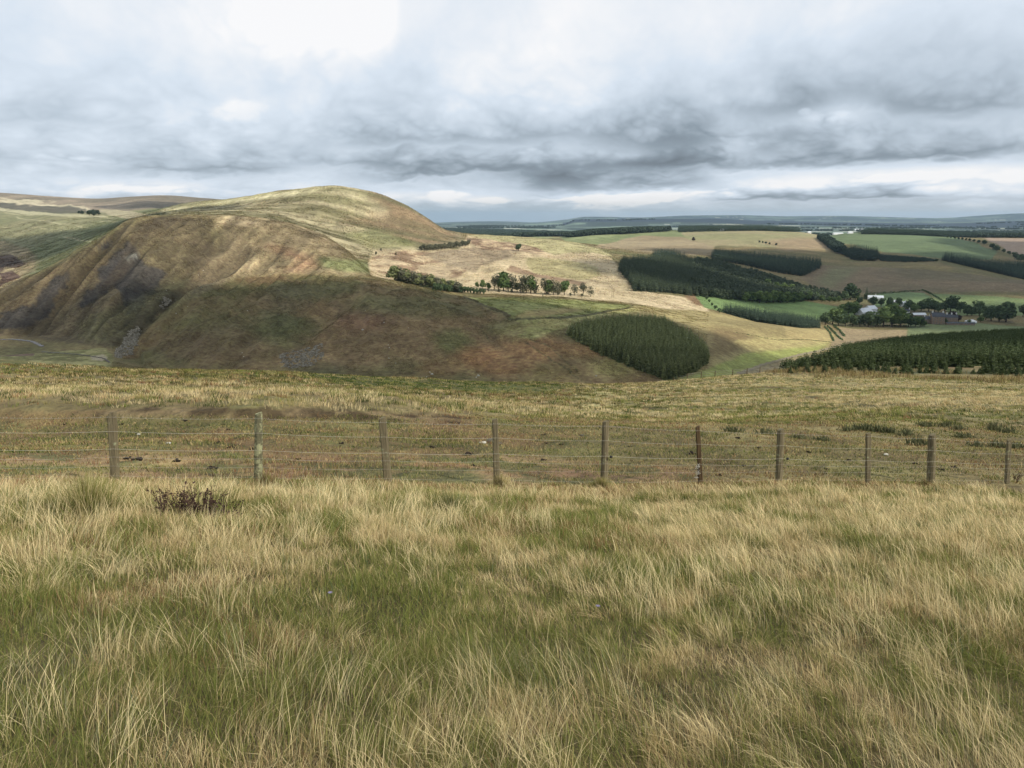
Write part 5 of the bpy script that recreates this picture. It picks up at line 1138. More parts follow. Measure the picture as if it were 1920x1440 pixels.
def house(name, px, py, y0, y1, w, d, h, rh, rot, wall, roof, label, cat='house', nwin=4, floors=2, chimneys=(.1, .9), door=True):
    loc = hit(px, py, y0, y1); root = empty(name, loc, R(rot)); tag(root, label, cat)
    g = Geo(); hw, hd = w / 2, d / 2
    boxg(g, -hw, hw, -hd, hd, -1.5, h); g.add([(-hw, -hd, h), (-hw, hd, h), (-hw, 0, h + rh), (hw, -hd, h), (hw, hd, h), (hw, 0, h + rh)], [(0, 2, 1), (3, 4, 5)]); link('wall', g.mesh('wall'), wall, root)
    g = Geo(); e = .45; t = .22; sl = rh / hd
    for s in (-1, 1):
        ys, zs = s * (hd + e), h - e * sl
        q = [(-hw - e, ys, zs + .05), (hw + e, ys, zs + .05), (hw + e, 0, h + rh + .05), (-hw - e, 0, h + rh + .05)]; q2 = [(x, y, z + t) for x, y, z in q]
        g.add(q + q2, [(0, 3, 2, 1), (4, 5, 6, 7), (0, 1, 5, 4), (1, 2, 6, 5), (2, 3, 7, 6), (3, 0, 4, 7)])
    rf = link('roof', g.mesh('roof'), roof, root)
    for c in chimneys:
        g = Geo(); x = -hw + c * w; boxg(g, x - .7, x + .7, -.55, .55, h + rh * .5, h + rh + 2.0); boxg(g, x - .8, x + .8, -.65, .65, h + rh + 2.0, h + rh + 2.25)
        for q in (-.3, .3): tube(g, [(x + q, 0, h + rh + 2.25), (x + q, 0, h + rh + 2.8)], [.16, .13], 6)
        link('chimney', g.mesh('chimney'), M_CHIM, rf)
    for fl in range(floors):
        for k in range(nwin):
            x = -hw + (k + .5) * w / nwin; z = .9 + fl * (h / floors)
            if fl == 0 and door and k == nwin // 2:
                g = Geo(); boxg(g, x - .5, x + .5, -hd - .06, -hd + .05, 0, 2.1); link('door', g.mesh('door'), M_DOOR, root); continue
            g = Geo(); ww, wh = min(.6, w / nwin * .3), min(1.3, h / floors * .5); boxg(g, x - ww - .1, x + ww + .1, -hd - .05, -hd + .03, z - .1, z + wh + .1); f = link('window', g.mesh('window'), M_CHIM, root)
            g = Geo(); boxg(g, x - ww, x + ww, -hd - .07, -hd - .04, z, z + wh); link('pane', g.mesh('pane'), M_GLASS, f)
    return root
def build_village():
    Y0, Y1 = 950, 1900
    house('stone_manor', 1756, 607, Y0, Y1, 17, 11, 11, 5, -8, M_STW, M_SLATE, "tall stone manor block with gables in the middle of the village", nwin=4, floors=3, chimneys=(.08, .92))
    house('manor_wing', 1778, 604, Y0, Y1, 22, 9, 7.5, 4, -4, M_STW, M_SLATE, "long dark-roofed manor wing with pale chimneys, right of the tall block", nwin=7, floors=2, chimneys=(.05, .35, .65, .95))
    house('manor_lodge', 1737, 606, Y0, Y1, 11, 8, 6.5, 3.6, 12, M_STW, M_SLATE, "lower stone range left of the tall manor block", nwin=3, chimneys=(.1, .9))
    house('walled_range', 1800, 609, Y0, Y1, 40, 5, 2.6, 1.0, -2, M_STW, M_SLATE, "long low stone garden range with a pale roof in front of the manor", nwin=9, floors=1, chimneys=())
    house('farm_shed', 1619, 590, Y0, Y1, 22, 16, 5, 5.5, 24, M_RENDER, M_PALER, "larger pale-roofed shed among trees at the left of the village", 'shed', 4, 1, ())
    house('farm_shed', 1632, 584, Y0, Y1, 16, 13, 5, 4.5, 24, M_RENDER, M_PALER, "second pale-roofed shed behind the larger one", 'shed', 3, 1, ())
    house('farm_shed', 1646, 592, Y0, Y1, 12, 10, 4, 2.6, 24, M_RENDER, M_PALER, "small pale shed half hidden right of the larger one", 'shed', 3, 1, ())
    house('long_house', 1641, 562, Y0, Y1, 26, 9, 4.5, 3.4, -14, M_RENDER, M_PALER, "upper long house with a pale roof below the hedge corner", nwin=5, floors=1, chimneys=(.5,))
    house('white_cottage', 1677, 571, Y0, Y1, 9, 7, 4.8, 3, 10, M_RENDER, M_PALER, "white cottage among the dark trees, left of the pair", nwin=2, chimneys=(.1,))
    house('white_cottage', 1692, 574, Y0, Y1, 11, 7, 5.2, 3, -12, M_RENDER, M_PALER, "white cottage among the dark trees, right of the pair", nwin=3, chimneys=(.9,))
    house('white_cottage', 1700, 588, Y0, Y1, 8, 6, 4.2, 2.6, -25, M_RENDER, M_SLATE, "small white cottage below the pair, above the lower tree bank", nwin=2, chimneys=(.9,))
    house('low_barn', 1722, 594, Y0, Y1, 20, 8, 3.4, 2.6, 4, M_STW, M_PALER, "long low grey-roofed barn left of the manor", 'barn', 4, 1, ())
    house('grey_cottage', 1592, 604, Y0, Y1, 9, 6, 3.6, 2.4, 6, M_STW, M_PALER, "tiny grey cottage half hidden in the lower left tree bank", nwin=2, floors=1, chimneys=())
    loc = hit(1820, 605, Y0, Y1); root = empty('marquee', loc); tag(root, "bright white peaked marquee on the lawn right of the manor", "marquee")
    g = Geo(); boxg(g, -6.5, 6.5, -4, 4, -.5, 2.2); link('side_wall', g.mesh('side_wall'), M_CANVAS, root)
    g = Geo(); g.add([(-7, -4.4, 2.2), (7, -4.4, 2.2), (7, 4.4, 2.2), (-7, 4.4, 2.2), (-3, 0, 4.6), (3, 0, 4.6)], [(0, 1, 5, 4), (2, 3, 4, 5), (1, 2, 5), (3, 0, 4), (0, 3, 2, 1)]); link('canopy', g.mesh('canopy'), M_CANVAS, root)
    for px, py, w, lab in ((1517, 437, 14, "leftmost small pale barn on the skyline above the tan field"), (1545, 438, 24, "pale barn at the top of the dark tree belt, left of the long one"), (1571, 438, 42, "long pale barn on the skyline above the green field"), (1594, 438, 18, "small pale barn right of the long skyline barn"), (1354, 433, 14, "tiny pale building among the trees above the tan field")):
        house('hilltop_barn', px, py, 2600, 3400, w, 12, 4.5, 3, 3, M_RENDER, M_PALER, lab, 'barn', 3, 1, ())
    for px, Y, w, lab in ((972, 6000, 60, "distant white buildings on the plain behind the pale meadow"), (1640, 6500, 50, "distant white shed on the plain, left of the pair beyond the skyline wood"), (1610, 6800, 70, "long distant white shed on the plain beyond the hilltop barns")):
        x, y, z = on_ground(px, Y); root = empty('distant_shed', (x, y, z)); tag(root, lab, 'shed')
        g = Geo(); boxg(g, -w / 2, w / 2, -12, 12, -2, 9); link('wall', g.mesh('wall'), M_RENDER, root); g = Geo(); g.add([(-w / 2 - 1, -13, 9), (w / 2 + 1, -13, 9), (w / 2 + 1, 13, 9), (-w / 2 - 1, 13, 9), (-w / 2 - 1, 0, 14), (w / 2 + 1, 0, 14)], [(0, 1, 5, 4), (2, 3, 4, 5), (1, 2, 5), (3, 0, 4)]); link('roof', g.mesh('roof'), M_PALER, root)
build_village()
def pole(px, py, hpx, y0, y1, two, label):
    loc = hit(px, py, y0, y1); h = hpx / F * (loc[1] * CP - loc[2] * SP); root = empty('power_pole', loc); tag(root, label, 'power pole')
    for s in ((-1.1, 1.1) if two else (0,)):
        g = Geo(); tube(g, [(s, 0, -.4), (s, 0, h)], [.22, .15], 7); link('pole', g.mesh('pole'), MW_DARK, root)
    g = Geo(); boxg(g, -1.8, 1.8, -.12, .12, h - .7, h - .45); link('crossarm', g.mesh('crossarm'), MW_DARK, root)
pole(1149, 558, 17, 780, 1000, True, "twin-legged wooden power pole on the pale meadow right of the tree row")
pole(982, 563, 10, 700, 900, False, "single short wooden pole at the green terrace's upper edge")
pole(1645, 613, 12, 950, 1300, False, "slim pole in front of the village's lower tree bank")

# ------------------------------------------------------------------ grass
def grass_material():
    m = bpy.data.materials.new("grass_blades"); m.use_nodes = True; t = m.node_tree; t.nodes.clear(); N.tree = t
    o = t.nodes.new('ShaderNodeOutputMaterial'); at = t.nodes.new('ShaderNodeAttribute'); at.attribute_name = 'Col'
    d = t.nodes.new('ShaderNodeBsdfDiffuse'); tr = t.nodes.new('ShaderNodeBsdfTranslucent')
    t.links.new(at.outputs['Color'], d.inputs[0]); t.links.new(at.outputs['Color'], tr.inputs[0])
    mx = t.nodes.new('ShaderNodeMixShader'); mx.inputs[0].default_value = .30
    t.links.new(d.outputs[0], mx.inputs[1]); t.links.new(tr.outputs[0], mx.inputs[2]); t.links.new(mx.outputs[0], o.inputs[0]); return m
M_GRASS = grass_material()
def blades(name, root, length, lean, ldir, width, c0, c1, label, seg=3, seed=0, curl=1.8):
    """root (n,3); lean 0..1 how far it bends over; ldir (n,) compass of the lean; colour c0 at the root to c1 at the tip"""
    n = len(root); rg = np.random.default_rng(seed)
    wa = rg.uniform(0, math.pi, n); wx, wy = np.cos(wa), np.sin(wa)
    lx, ly = np.sin(ldir), np.cos(ldir)
    k = 2 * seg + 1; V = np.empty((n, k, 3), np.float32); C = np.empty((n, k, 3), np.float32)
    for i in range(seg + 1):
        t = i / seg
        hor = length * lean * t ** curl; up = length * (t * np.sqrt(np.clip(1 - .55 * lean ** 2, .1, 1)) - .30 * lean ** 2 * t ** 2.4)
        cx = root[:, 0] + lx * hor; cy = root[:, 1] + ly * hor; cz = root[:, 2] + up
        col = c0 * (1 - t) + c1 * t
        if i < seg:
            w = width * (1 - .75 * t ** 1.3) * .5
            V[:, 2 * i, 0] = cx - wx * w; V[:, 2 * i, 1] = cy - wy * w; V[:, 2 * i, 2] = cz
            V[:, 2 * i + 1, 0] = cx + wx * w; V[:, 2 * i + 1, 1] = cy + wy * w; V[:, 2 * i + 1, 2] = cz
            C[:, 2 * i] = col; C[:, 2 * i + 1] = col
        else:
            V[:, 2 * i] = np.stack([cx, cy, cz], -1); C[:, 2 * i] = col
    b = (np.arange(n) * k)[:, None]; pat = []; tot = []
    for i in range(seg - 1): pat += [2 * i, 2 * i + 1, 2 * i + 3, 2 * i + 2]; tot.append(4)
    pat += [2 * seg - 2, 2 * seg - 1, 2 * seg]; tot.append(3)
    loops = (b + np.array(pat)[None]).ravel(); tt = np.tile(tot, n); st = np.concatenate([[0], np.cumsum(tt)[:-1]])
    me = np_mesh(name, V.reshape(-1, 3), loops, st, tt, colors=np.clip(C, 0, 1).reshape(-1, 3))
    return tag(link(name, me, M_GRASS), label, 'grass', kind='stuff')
A_ = lambda r, g, b, k=1.0: np.array(alb(r, g, b, k))
STRAW = A_(238, 218, 168, 1.0); STRAW2 = A_(210, 184, 136, 1.0); GREEN = A_(116, 126, 66, 1.0); GREEN2 = A_(142, 146, 80, 1.0); OLIVE = A_(170, 158, 104, 1.0)
RUST = A_(152, 114, 84, 1.0); GREY = A_(150, 150, 116, 1.0); BROWN = A_(110, 86, 60, 1.0); BLUEG = A_(104, 122, 92, 1.0); DGREEN = A_(78, 92, 46, 1.0)
def wedge(n, r0, r1, rg, p=2.0, az=42, side=0):
    # p = 2 is even per area; smaller puts more close to the camera
    u = rg.random(n); r = (r0 ** p + (r1 ** p - r0 ** p) * u) ** (1 / p); a = rg.uniform(-R(az), R(az), n)
    x, y = r * np.sin(a), r * np.cos(a)
    if side:        # the same meadow to either side of the viewer
        sx, sy = rg.uniform(-9.5, 9.5, side), rg.uniform(-1.2, 10.5, side); k = (np.abs(np.arctan2(sx, sy)) > R(az)) & (np.hypot(sx, sy) > 1.5)
        x = np.concatenate([x, sx[k]]); y = np.concatenate([y, sy[k]]); r = np.hypot(x, y)
    return x, y, r
def pick(rg, n, cols, wts):
    """choose a colour per blade; wts is (n, k)"""
    w = wts / wts.sum(1, keepdims=True); c = np.cumsum(w, 1); u = rg.random(n)[:, None]; i = (u > c).sum(1).clip(0, len(cols) - 1)
    return np.array(cols)[i] * rg.uniform(.82, 1.18, n)[:, None]
def fence_side(x, y):
    # > 0 on the camera's side of the fence, metres
    d = FL1 - FL0; d = d / np.linalg.norm(d); return (x - FL0[0]) * d[1] - (y - FL0[1]) * d[0]
def fields(x, y):
    g = fbm(x * 1.5, y * 1.5, 3, 301) * .75 + .22 * fbm(x * .3, y * .3, 2, 304) + .6 * fbm(x * 4.4, y * 4.4, 2, 302)      # green <-> straw patches
    b = fbm(x * .8 + 9, y * .8, 3, 303); rr = np.hypot(x, y); s = sstep(rr, 5, 13)     # straw seed heads take over up the picture
    return g, b, s
def ldirs(x, y, rg, n, spread=.5):
    r = np.hypot(x, y); q = sstep(x / r, -.35, .25)                                    # wind flattening: to the left on the right-hand side
    base = R(20) * (1 - q) + R(-78) * q
    base = base + fbm(x * .9, y * .9, 3, 310) * 1.5
    return base + rg.normal(0, 1, n) * (spread + .7 * (1 - q))
def build_near_grass():
    rg = np.random.default_rng(21)
    # a) short filler
    n = 640000; x, y, r = wedge(n, 1.5, 19.5, rg, 1.12, side=420000); n = len(x)
    fs = fence_side(x, y); k = fs > -.35 + .3 * fbm(x * .9, y * .9, 2, 320); x, y, r, fs = x[k], y[k], r[k], fs[k]; n = len(x)
    g, b, s = fields(x, y); g = g + .16 * (1 - sstep(r, 3.5, 8))
    w = np.stack([np.clip(.8 + 2.0 * g - .35 * s, .05, 4), np.clip(.8 + 1.4 * g - .2 * s, .08, 3), .5 + 0 * g, np.clip(.18 - 1.3 * g + .5 * s, .05, 3), np.clip(.25 - 1.0 * g + .3 * s, .05, 3), np.clip(.06 + 1.4 * (b - .18), .04, 1) + .9 * sstep(-fs, -1.9, -.2), np.clip(-b - .25, .06, 1)], 1)
    tip = pick(rg, n, [GREEN, GREEN2, OLIVE, STRAW, STRAW2, RUST, BLUEG], w)
    h = rg.uniform(.06, .20, n) * (1 + .6 * fbm(x * 1.1, y * 1.1, 3, 321)) * (1 - .45 * sstep(-fs, -1.2, .2)) * (.70 + .30 * sstep(r, 3, 9))
    root = np.stack([x, y, ground(x, y) - .01], -1)
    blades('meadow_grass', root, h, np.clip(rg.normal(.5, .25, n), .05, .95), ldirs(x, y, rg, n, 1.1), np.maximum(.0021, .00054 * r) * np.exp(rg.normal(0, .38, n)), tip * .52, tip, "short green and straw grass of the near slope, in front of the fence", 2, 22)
    # b) tussocks: many long blades from one crown
    nt = 4300; x, y, r = wedge(nt, 1.6, 19.3, rg, 1.45, side=2400); nt = len(x)
    fs = fence_side(x, y); k = (fs > .9 + 1.1 * fbm(x * .7, y * .7, 2, 332)) | (rg.random(nt) < .06) & (fs > .1); x, y, r, fs = x[k], y[k], r[k], fs[k]; nt = len(x)
    g, b, s = fields(x, y); g = g + .12 * (1 - sstep(r, 3.5, 8)); ht = rg.uniform(.11, .26, nt) * (1 + .6 * fbm(x * .8, y * .8, 3, 331)) * (1 - .3 * (fs < .9)) * (.72 + .28 * sstep(r, 3, 9)); ld = ldirs(x, y, rg, nt, .75)
    flat = rg.random(nt) < .16
    ln = np.clip(rg.normal(.40, .2, nt) + .5 * flat + .16 * sstep(x / r, -.2, .4), .15, .9)
    w = np.stack([np.clip(.6 + 1.9 * g - .45 * s, .05, 4), np.clip(.6 + 1.1 * g - .2 * s, .08, 3), .4 + 0 * g, np.clip(.5 - 1.3 * g + .75 * s, .06, 3), np.clip(.3 - 1.0 * g + .4 * s, .05, 3), np.clip(.05 + 1.2 * (b - .18), .03, 1) + .9 * sstep(-fs, -2.2, -.2), np.clip(-b - .1, .02, 1) * .8], 1)
    tc = pick(rg, nt, [GREEN, GREEN2, OLIVE, STRAW, STRAW2, RUST, GREY], w)
    m = np.clip((66 - 2.0 * r), 32, 66).astype(int); I = np.repeat(np.arange(nt), m); n = len(I)
    ra = rg.uniform(0, 6.283, n); rr_ = np.abs(rg.normal(0, .055, n)) * (1 + .03 * r[I]); bx = x[I] + rr_ * np.sin(ra); by = y[I] + rr_ * np.cos(ra)
    L = ht[I] * rg.uniform(.45, 1.15, n); spread = rg.uniform(0, 1, n)
    vx = np.sin(ld[I]) * ln[I] + np.sin(ra) * .62 * spread; vy = np.cos(ld[I]) * ln[I] + np.cos(ra) * .62 * spread
    lean = np.clip(np.hypot(vx, vy), .03, 1.0); dr = np.arctan2(vx, vy)
    stray = rg.random(n) < .25; tip = np.where(stray[:, None], pick(rg, n, [STRAW, STRAW2, GREEN2], np.ones((n, 3)) * np.array([[1.2, .7, .5]])), tc[I] * rg.uniform(.8, 1.2, n)[:, None])
    root = np.stack([bx, by, ground(bx, by) - .01], -1); gr = OLIVE * .45 + GREEN * .25
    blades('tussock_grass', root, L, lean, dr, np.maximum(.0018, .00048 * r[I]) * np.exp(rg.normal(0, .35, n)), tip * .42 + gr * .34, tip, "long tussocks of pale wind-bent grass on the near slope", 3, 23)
    # c) fine pale seed stems
    nt = 2600; x, y, r = wedge(nt, 1.7, 19, rg, 1.6, side=900); nt = len(x); fs = fence_side(x, y); k = (fs > 1.3) & (fbm(x * .9, y * .9, 2, 340) > -.1); x, y, r = x[k], y[k], r[k]; nt = len(x)
    ld = ldirs(x, y, rg, nt, .9); m = rg.integers(5, 30, nt); I = np.repeat(np.arange(nt), m); n = len(I)
    bx = x[I] + rg.normal(0, .07, n); by = y[I] + rg.normal(0, .07, n); L = rg.uniform(.20, .40, n)
    tip = pick(rg, n, [STRAW * 1.15, STRAW, GREY * 1.2], np.ones((n, 3)) * np.array([[1.4, .7, .4]]))
    root = np.stack([bx, by, ground(bx, by)], -1)
    blades('seed_stem_grass', root, L, np.clip(rg.normal(.55, .2, n), .1, 1), ld[I] + rg.normal(0, .35, n), np.maximum(.0020, .00050 * r[I]), tip * .7, tip, "thin bleached seed stems standing above the near grass", 4, 24, curl=2.1)
def build_mid_grass():
    rg = np.random.default_rng(31)
    # trampled turf behind the fence
    n = 230000; x, y, r = wedge(n, 10.5, 42, rg, 1.5)
    px, py = project(x, y, ground(x, y)); fs = fence_side(x, y)
    k = (fs < 0) & (py > 778) & (px > -120) & (px < 2050); x, y, r, px, py = x[k], y[k], r[k], px[k], py[k]; n = len(x)
    a = 1.5 * fbm(x * .45, y * .8, 4, 350); bb = fbm(x * .9 + 4, y * 1.4, 3, 351); lf = 1 - sstep(px, 700, 1300)
    w = np.stack([np.clip(.45 + 2.2 * a, .03, 3), np.clip(.5 + 1.2 * a, .06, 3), 1.1 + 0 * a, .4 - .3 * a.clip(-1, .6), np.clip(.16 - 1.3 * a + .6 * lf * (bb > .0), .05, 3), np.clip(.25 + 1.6 * bb * (.3 + .7 * lf) - .5 * a, .05, 2)], 1)
    tip = pick(rg, n, [DGREEN, GREEN2, OLIVE, STRAW2, RUST, BROWN], w)
    bare = (bb > .30) & (rg.random(n) < .8); k = ~bare; L = rg.uniform(.03, .11, n) * (1 + .6 * (fbm(x * .5, y, 2, 352) > .3)); root = np.stack([x, y, ground(x, y) - .005], -1)
    dr = rg.uniform(0, 6.28, n)
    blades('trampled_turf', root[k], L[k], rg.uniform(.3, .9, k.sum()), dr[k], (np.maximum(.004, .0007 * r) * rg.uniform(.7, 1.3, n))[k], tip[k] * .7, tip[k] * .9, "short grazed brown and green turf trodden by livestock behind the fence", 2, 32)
    # tussocky slope up to the brow
    nt = 30000; x, y, r = wedge(nt, 22, 122, rg, 1.35); z = ground(x, y); px, py = project(x, y, z)
    up = np.interp(px, [-200, 0, 450, 900, 1080, 1400, 1900, 2100], [764, 765, 764, 778, 786, 792, 800, 802])
    k = (py < up + 4 * fbm(x * .3, y * .3, 2, 353)) & (px > -150) & (px < 2070) & (r < np.interp(px, [0, 900, 1400], [80, 100, 122])); x, y, z, r, px, py = x[k], y[k], z[k], r[k], px[k], py[k]; nt = len(x)
    a = 1.5 * fbm(x * .07, y * .17, 4, 360); c = 1.3 * fbm(x * .4, y * .6, 3, 361); q = sstep(px, 900, 1500)
    dark = inpoly(px, py, [(560, 700), (640, 704), (950, 718), (1060, 721), (1090, 724), (1010, 738), (900, 736), (760, 728), (640, 722)]) 
    far_l = (1 - q) * sstep(r, 42, 62)
    w = np.stack([np.clip(.25 + 1.1 * a, .05, 3) + 2.5 * dark + .5 * (1 - q), np.clip(.5 + .7 * a, .1, 3), .8 + .6 * far_l, np.clip(.8 - 1.2 * a - .6 * c, .05, 3) * (1 - .85 * dark) * (1 - .88 * far_l), np.clip(.4 - .5 * a, .05, 2) * (1 - .6 * dark), np.clip(.05 + .4 * (c - .2) * (1 - q), .01, 1) + .25 * far_l * (1 - dark), .01 + 2.2 * far_l * (1 - dark)], 1)
    tc = pick(rg, nt, [DGREEN, GREEN2, OLIVE, STRAW * .92, STRAW2, RUST, A_(104, 96, 58)], w)
    m = np.clip(26 - .17 * r, 8, 26).astype(int); I = np.repeat(np.arange(nt), m); n = len(I)
    ra = rg.uniform(0, 6.283, n); sp = np.abs(rg.normal(0, .16, n)); bx = x[I] + sp * np.sin(ra) * 1.6; by = y[I] + sp * np.cos(ra)
    L = (.14 + .14 * rg.random(nt) * (1 + .8 * fbm(x * .2, y * .2, 2, 362)))[I] * rg.uniform(.6, 1.15, n) * (1 - .3 * dark[I])
    ld = R(-75) * q[I] + R(10) * (1 - q[I]) + rg.normal(0, .7, n)
    vx = np.sin(ld) * (.25 + .35 * q[I]) + np.sin(ra) * .35; vy = np.cos(ld) * (.25 + .35 * q[I]) + np.cos(ra) * .35
    tip = tc[I] * rg.uniform(.82, 1.2, n)[:, None]
    root = np.stack([bx, by, ground(bx, by) - .02], -1)
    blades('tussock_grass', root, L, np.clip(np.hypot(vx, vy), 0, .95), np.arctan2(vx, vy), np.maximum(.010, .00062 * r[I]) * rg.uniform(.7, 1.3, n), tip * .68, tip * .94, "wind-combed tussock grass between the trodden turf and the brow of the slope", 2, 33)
    # rank pale grass below the young spruces
    nt = 1700; x, y, r = wedge(nt, 108, 140, rg, 2.0); z = ground(x, y); px, py = project(x, y, z)
    k = (px > 1440) & (px < 2080) & (fbm(x * .12, y * .12, 3, 370) > -.1); x, y, z, r = x[k], y[k], z[k], r[k]; nt = len(x); I = np.repeat(np.arange(nt), 34); n = len(I)
    bx = x[I] + rg.normal(0, .7, n); by = y[I] + rg.normal(0, .5, n); L = rg.uniform(.3, .95, n); tip = pick(rg, n, [STRAW2 * .7, OLIVE * .8, BROWN], np.ones((n, 3)) * np.array([[.7, 1.2, .6]]))
    blades('rank_grass', np.stack([bx, by, ground(bx, by) - .03], -1), L, rg.uniform(.1, .6, n), rg.uniform(0, 6.28, n), np.full(n, .06), tip * .8, tip, "tall buff rank grass along the near edge of the young plantation", 2, 34)
build_near_grass()
build_mid_grass()
def build_hill_cover():
    """bracken, heather and bent in low clumps over the far hillsides"""
    rg = np.random.default_rng(41)
    n = 1500000; Y = 440 * (2100 / 440) ** (rg.random(n) ** 1.0); px = rg.uniform(-80, 1330, n); X = (px - 960) / F * Y; Z = ground(X, Y)
    PX, PY = project(X, Y, Z); nz = fbm(X / 10, Y / 10, 3, 401) + .6 * fbm(X / 45, Y / 45, 2, 402)
    k = (nz > .02) & (PY < 725) & ~((PX < 210) & (PY > 628)) & ~((PX > 700) & (Y > 840) & (rg.random(n) < .6)); X, Y, Z = X[k], Y[k], Z[k]; n = len(X); print('cover', n)
    c = ground_colour(X, Y) * (np.exp(rg.normal(-.10, .34, n)))[:, None] * (1 + .10 * rg.normal(0, 1, (n, 3)))
    s = Y / 900.0; sz = rg.uniform(.30, .75, n) * np.clip(s, .6, 1.6)
    blades('hillside_bracken', np.stack([X, Y, Z - .1], -1), sz, rg.uniform(.2, .9, n), rg.uniform(0, 6.28, n), sz * rg.uniform(1.0, 2.4, n), c * .8, c, "low clumps of bracken, heather and bent covering the hills across the valley", 1, 42)
build_hill_cover()

def tussock(px, py, h, wd, n, cols, label, seed, y0=8, y1=26):
    c = np.array(hit(px, py, y0, y1)); rg = np.random.default_rng(seed); a = rg.uniform(0, 6.283, n); q = np.abs(rg.normal(0, wd * .45, n)); x = c[0] + q * np.sin(a); y = c[1] + q * np.cos(a)
    tip = pick(rg, n, cols, np.ones((n, len(cols)))); L = h * rg.uniform(.4, 1.1, n) * np.exp(-(q / wd) ** 2 * .8)
    o = blades('grass_tussock', np.stack([x, y, ground(x, y) - .01], -1), L, np.clip(.15 + q / wd * .5 + rg.normal(0, .12, n), .03, .95), a + rg.normal(0, .5, n), np.full(n, .0055), tip * .4, tip, label, 3, seed)
    del o['kind']; o['category'] = 'grass tussock'
tussock(165, 985, .50, .62, 2400, [STRAW, GREEN2, OLIVE, GREEN], "big rounded grass tussock left of the dead dock, with straw tips", 71)
tussock(850, 965, .36, .45, 1300, [GREEN, GREEN2, OLIVE, BLUEG], "dark green tussock in front of the slim split post", 72)
tussock(1128, 915, .26, .34, 700, [GREEN2, OLIVE, STRAW2, GREEN2], "low green and straw tussock round the foot of the smooth thick post", 73)
tussock(940, 912, .28, .34, 700, [GREEN2, STRAW2, OLIVE, STRAW], "upright tussock round the foot of the slim split post", 74)
tussock(1735, 918, .28, .30, 700, [BROWN, OLIVE, RUST, DGREEN], "brown tussock at the foot of the thickest post", 75)
tussock(500, 912, .28, .26, 700, [RUST, OLIVE, BROWN, GREEN2], "reddish tussock at the foot of the lichened round post", 76)
# ------------------------------------------------------------------ single plants
M_DOCK = solid("dead_dock", (.060, .036, .026), .95); M_THIS = leaf_material("thistle_leaves", (.09, .10, .05), (.17, .17, .09), .2); M_FLW = solid("lilac_petals", (.24, .21, .34), .8)
def dock(px, py, h, wd, n, label, seed, y0=8, y1=20, mat=None, name='dead_dock', lean=.3):
    c = np.array(hit(px, py, y0, y1)); rg = random.Random(seed); g = Geo()
    for k in range(n):
        bx, by = rg.gauss(0, wd * .30), rg.gauss(0, wd * .22); bz = float(ground(c[0] + bx, c[1] + by)) - c[2]; hh = h * rg.uniform(.55, 1.05); lx, ly = rg.gauss(0, lean) * hh, rg.gauss(0, lean * .6) * hh
        pts = [np.array((bx + lx * t ** 1.5, by + ly * t ** 1.5, bz + hh * t)) for t in (0, .35, .7, 1)]; tube(g, pts, [.006, .005, .004, .002], 5)
        for s in range(rg.randint(16, 30)):
            t = rg.uniform(.25, 1); p = np.array((bx + lx * t ** 1.5, by + ly * t ** 1.5, bz + hh * t)) + np.array([rg.gauss(0, .022) for _ in range(3)]); d = np.array([rg.uniform(-1, 1) for _ in range(3)]); e = np.array([rg.uniform(-1, 1) for _ in range(3)]); sz = rg.uniform(.008, .024)
            g.add([tuple(p), tuple(p + d * sz), tuple(p + d * sz + e * sz), tuple(p + e * sz)], [(0, 1, 2, 3)], rg.random())
    return tag(link(name, g.mesh(name), mat or M_DOCK, loc=tuple(c)), label, 'plant')
dock(350, 985, .38, .55, 42, "larger dead dark brown dock clump in the grass before the lichened round post", 1)
dock(398, 978, .36, .30, 20, "smaller dead dark dock clump just right of the larger one", 2)
dock(1905, 905, .3, .3, 10, "small reddish-brown dead plant at the foot of the rightmost post", 3, 10, 30)
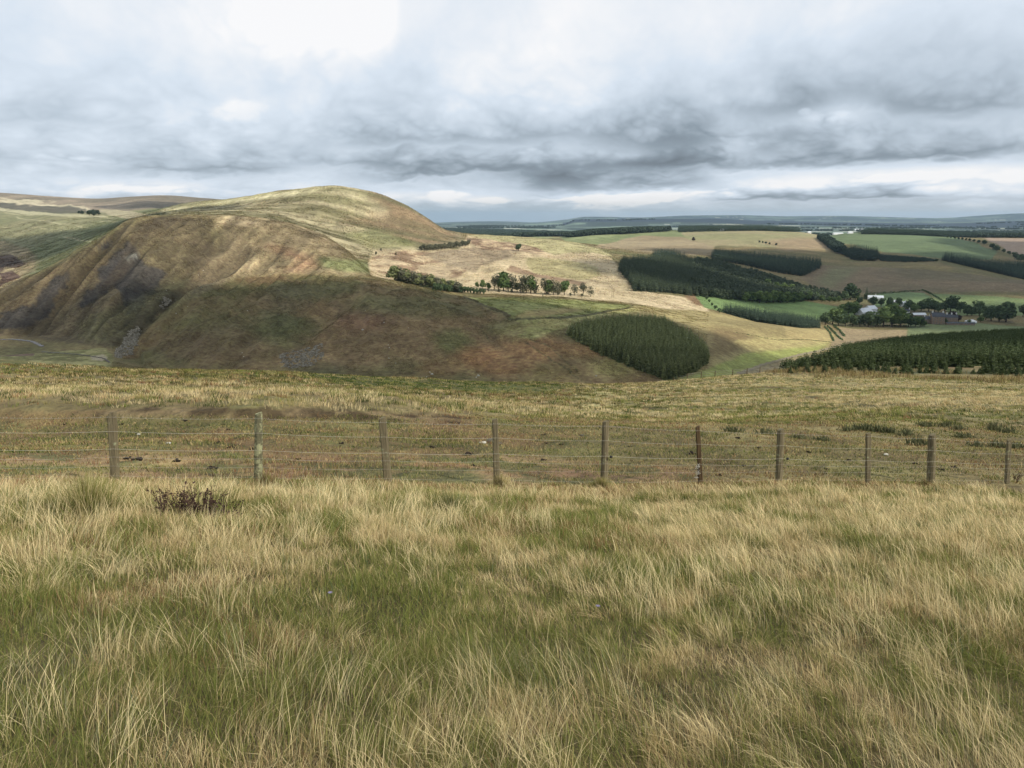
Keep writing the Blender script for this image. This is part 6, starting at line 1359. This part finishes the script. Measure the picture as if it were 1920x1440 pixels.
for k, (px, py, s) in enumerate([(1612, 806, 1.0), (1628, 808, 1.2), (1648, 810, 1.1), (1668, 812, 1.0), (1590, 808, .8), (1722, 836, 1.3), (1700, 815, .9), (1735, 800, .9), (1775, 800, .9), (1800, 806, 1), (1862, 806, 1.3), (1890, 812, 1.2), (1835, 838, .9), (1870, 838, 1), (1435, 815, .9), (1375, 810, .8), (1905, 842, 1), (1810, 820, .7), (1500, 822, .6), (1545, 826, .6)]):
    p = hit(px, py, 16, 60); g = Geo(); rt = random.Random(900 + k)
    for _ in range(80):
        bx, by = rt.gauss(0, .17), rt.gauss(0, .12); hh = rt.uniform(.08, .34) * s * (1 - .35 * abs(bx)); lx = rt.gauss(-.06, .08); wv = rt.uniform(.008, .02); a = rt.uniform(0, 3.14)
        bz = float(ground(p[0] + bx, p[1] + by)) - p[2]; dx, dy = wv * math.cos(a), wv * math.sin(a)
        g.add([(bx - dx, by - dy, bz), (bx + dx, by + dy, bz), (bx + lx * .5 + dx * 1.4, by + dy * 1.4, bz + hh * .6), (bx + lx, by, bz + hh), (bx + lx * .5 - dx * 1.4, by - dy * 1.4, bz + hh * .6)], [(0, 1, 2, 3, 4)], rt.random())
    t = link('thistle', g.mesh('thistle'), M_THIS, loc=p); tag(t, "dull green thistle or nettle clump on the slope behind the right half of the fence", 'plant', "thistles behind the fence")
for px, py, lab in ((1117, 1188, "tiny lilac flower in the grass below the thick smooth post"), (619, 1164, "tiny pale lilac flower in the grass left of centre")):
    c = hit(px, py, 2, 12); root = empty('wild_flower', c); tag(root, lab, 'flower'); g = Geo(); tube(g, [(0, 0, 0), (.01, 0, .20)], [.0015, .001], 5); link('stem', g.mesh('stem'), M_THIS, root)
    g = Geo()
    for k in range(12):
        a = k * .5236; g.add([(.01, 0, .2), (.01 + 0.010 * math.cos(a - .2), 0.010 * math.sin(a - .2), .208), (.01 + .02 * math.cos(a), .02 * math.sin(a), .206), (.01 + 0.010 * math.cos(a + .2), 0.010 * math.sin(a + .2), .208)], [(0, 1, 2, 3)])
    link('petals', g.mesh('petals'), M_FLW, root)
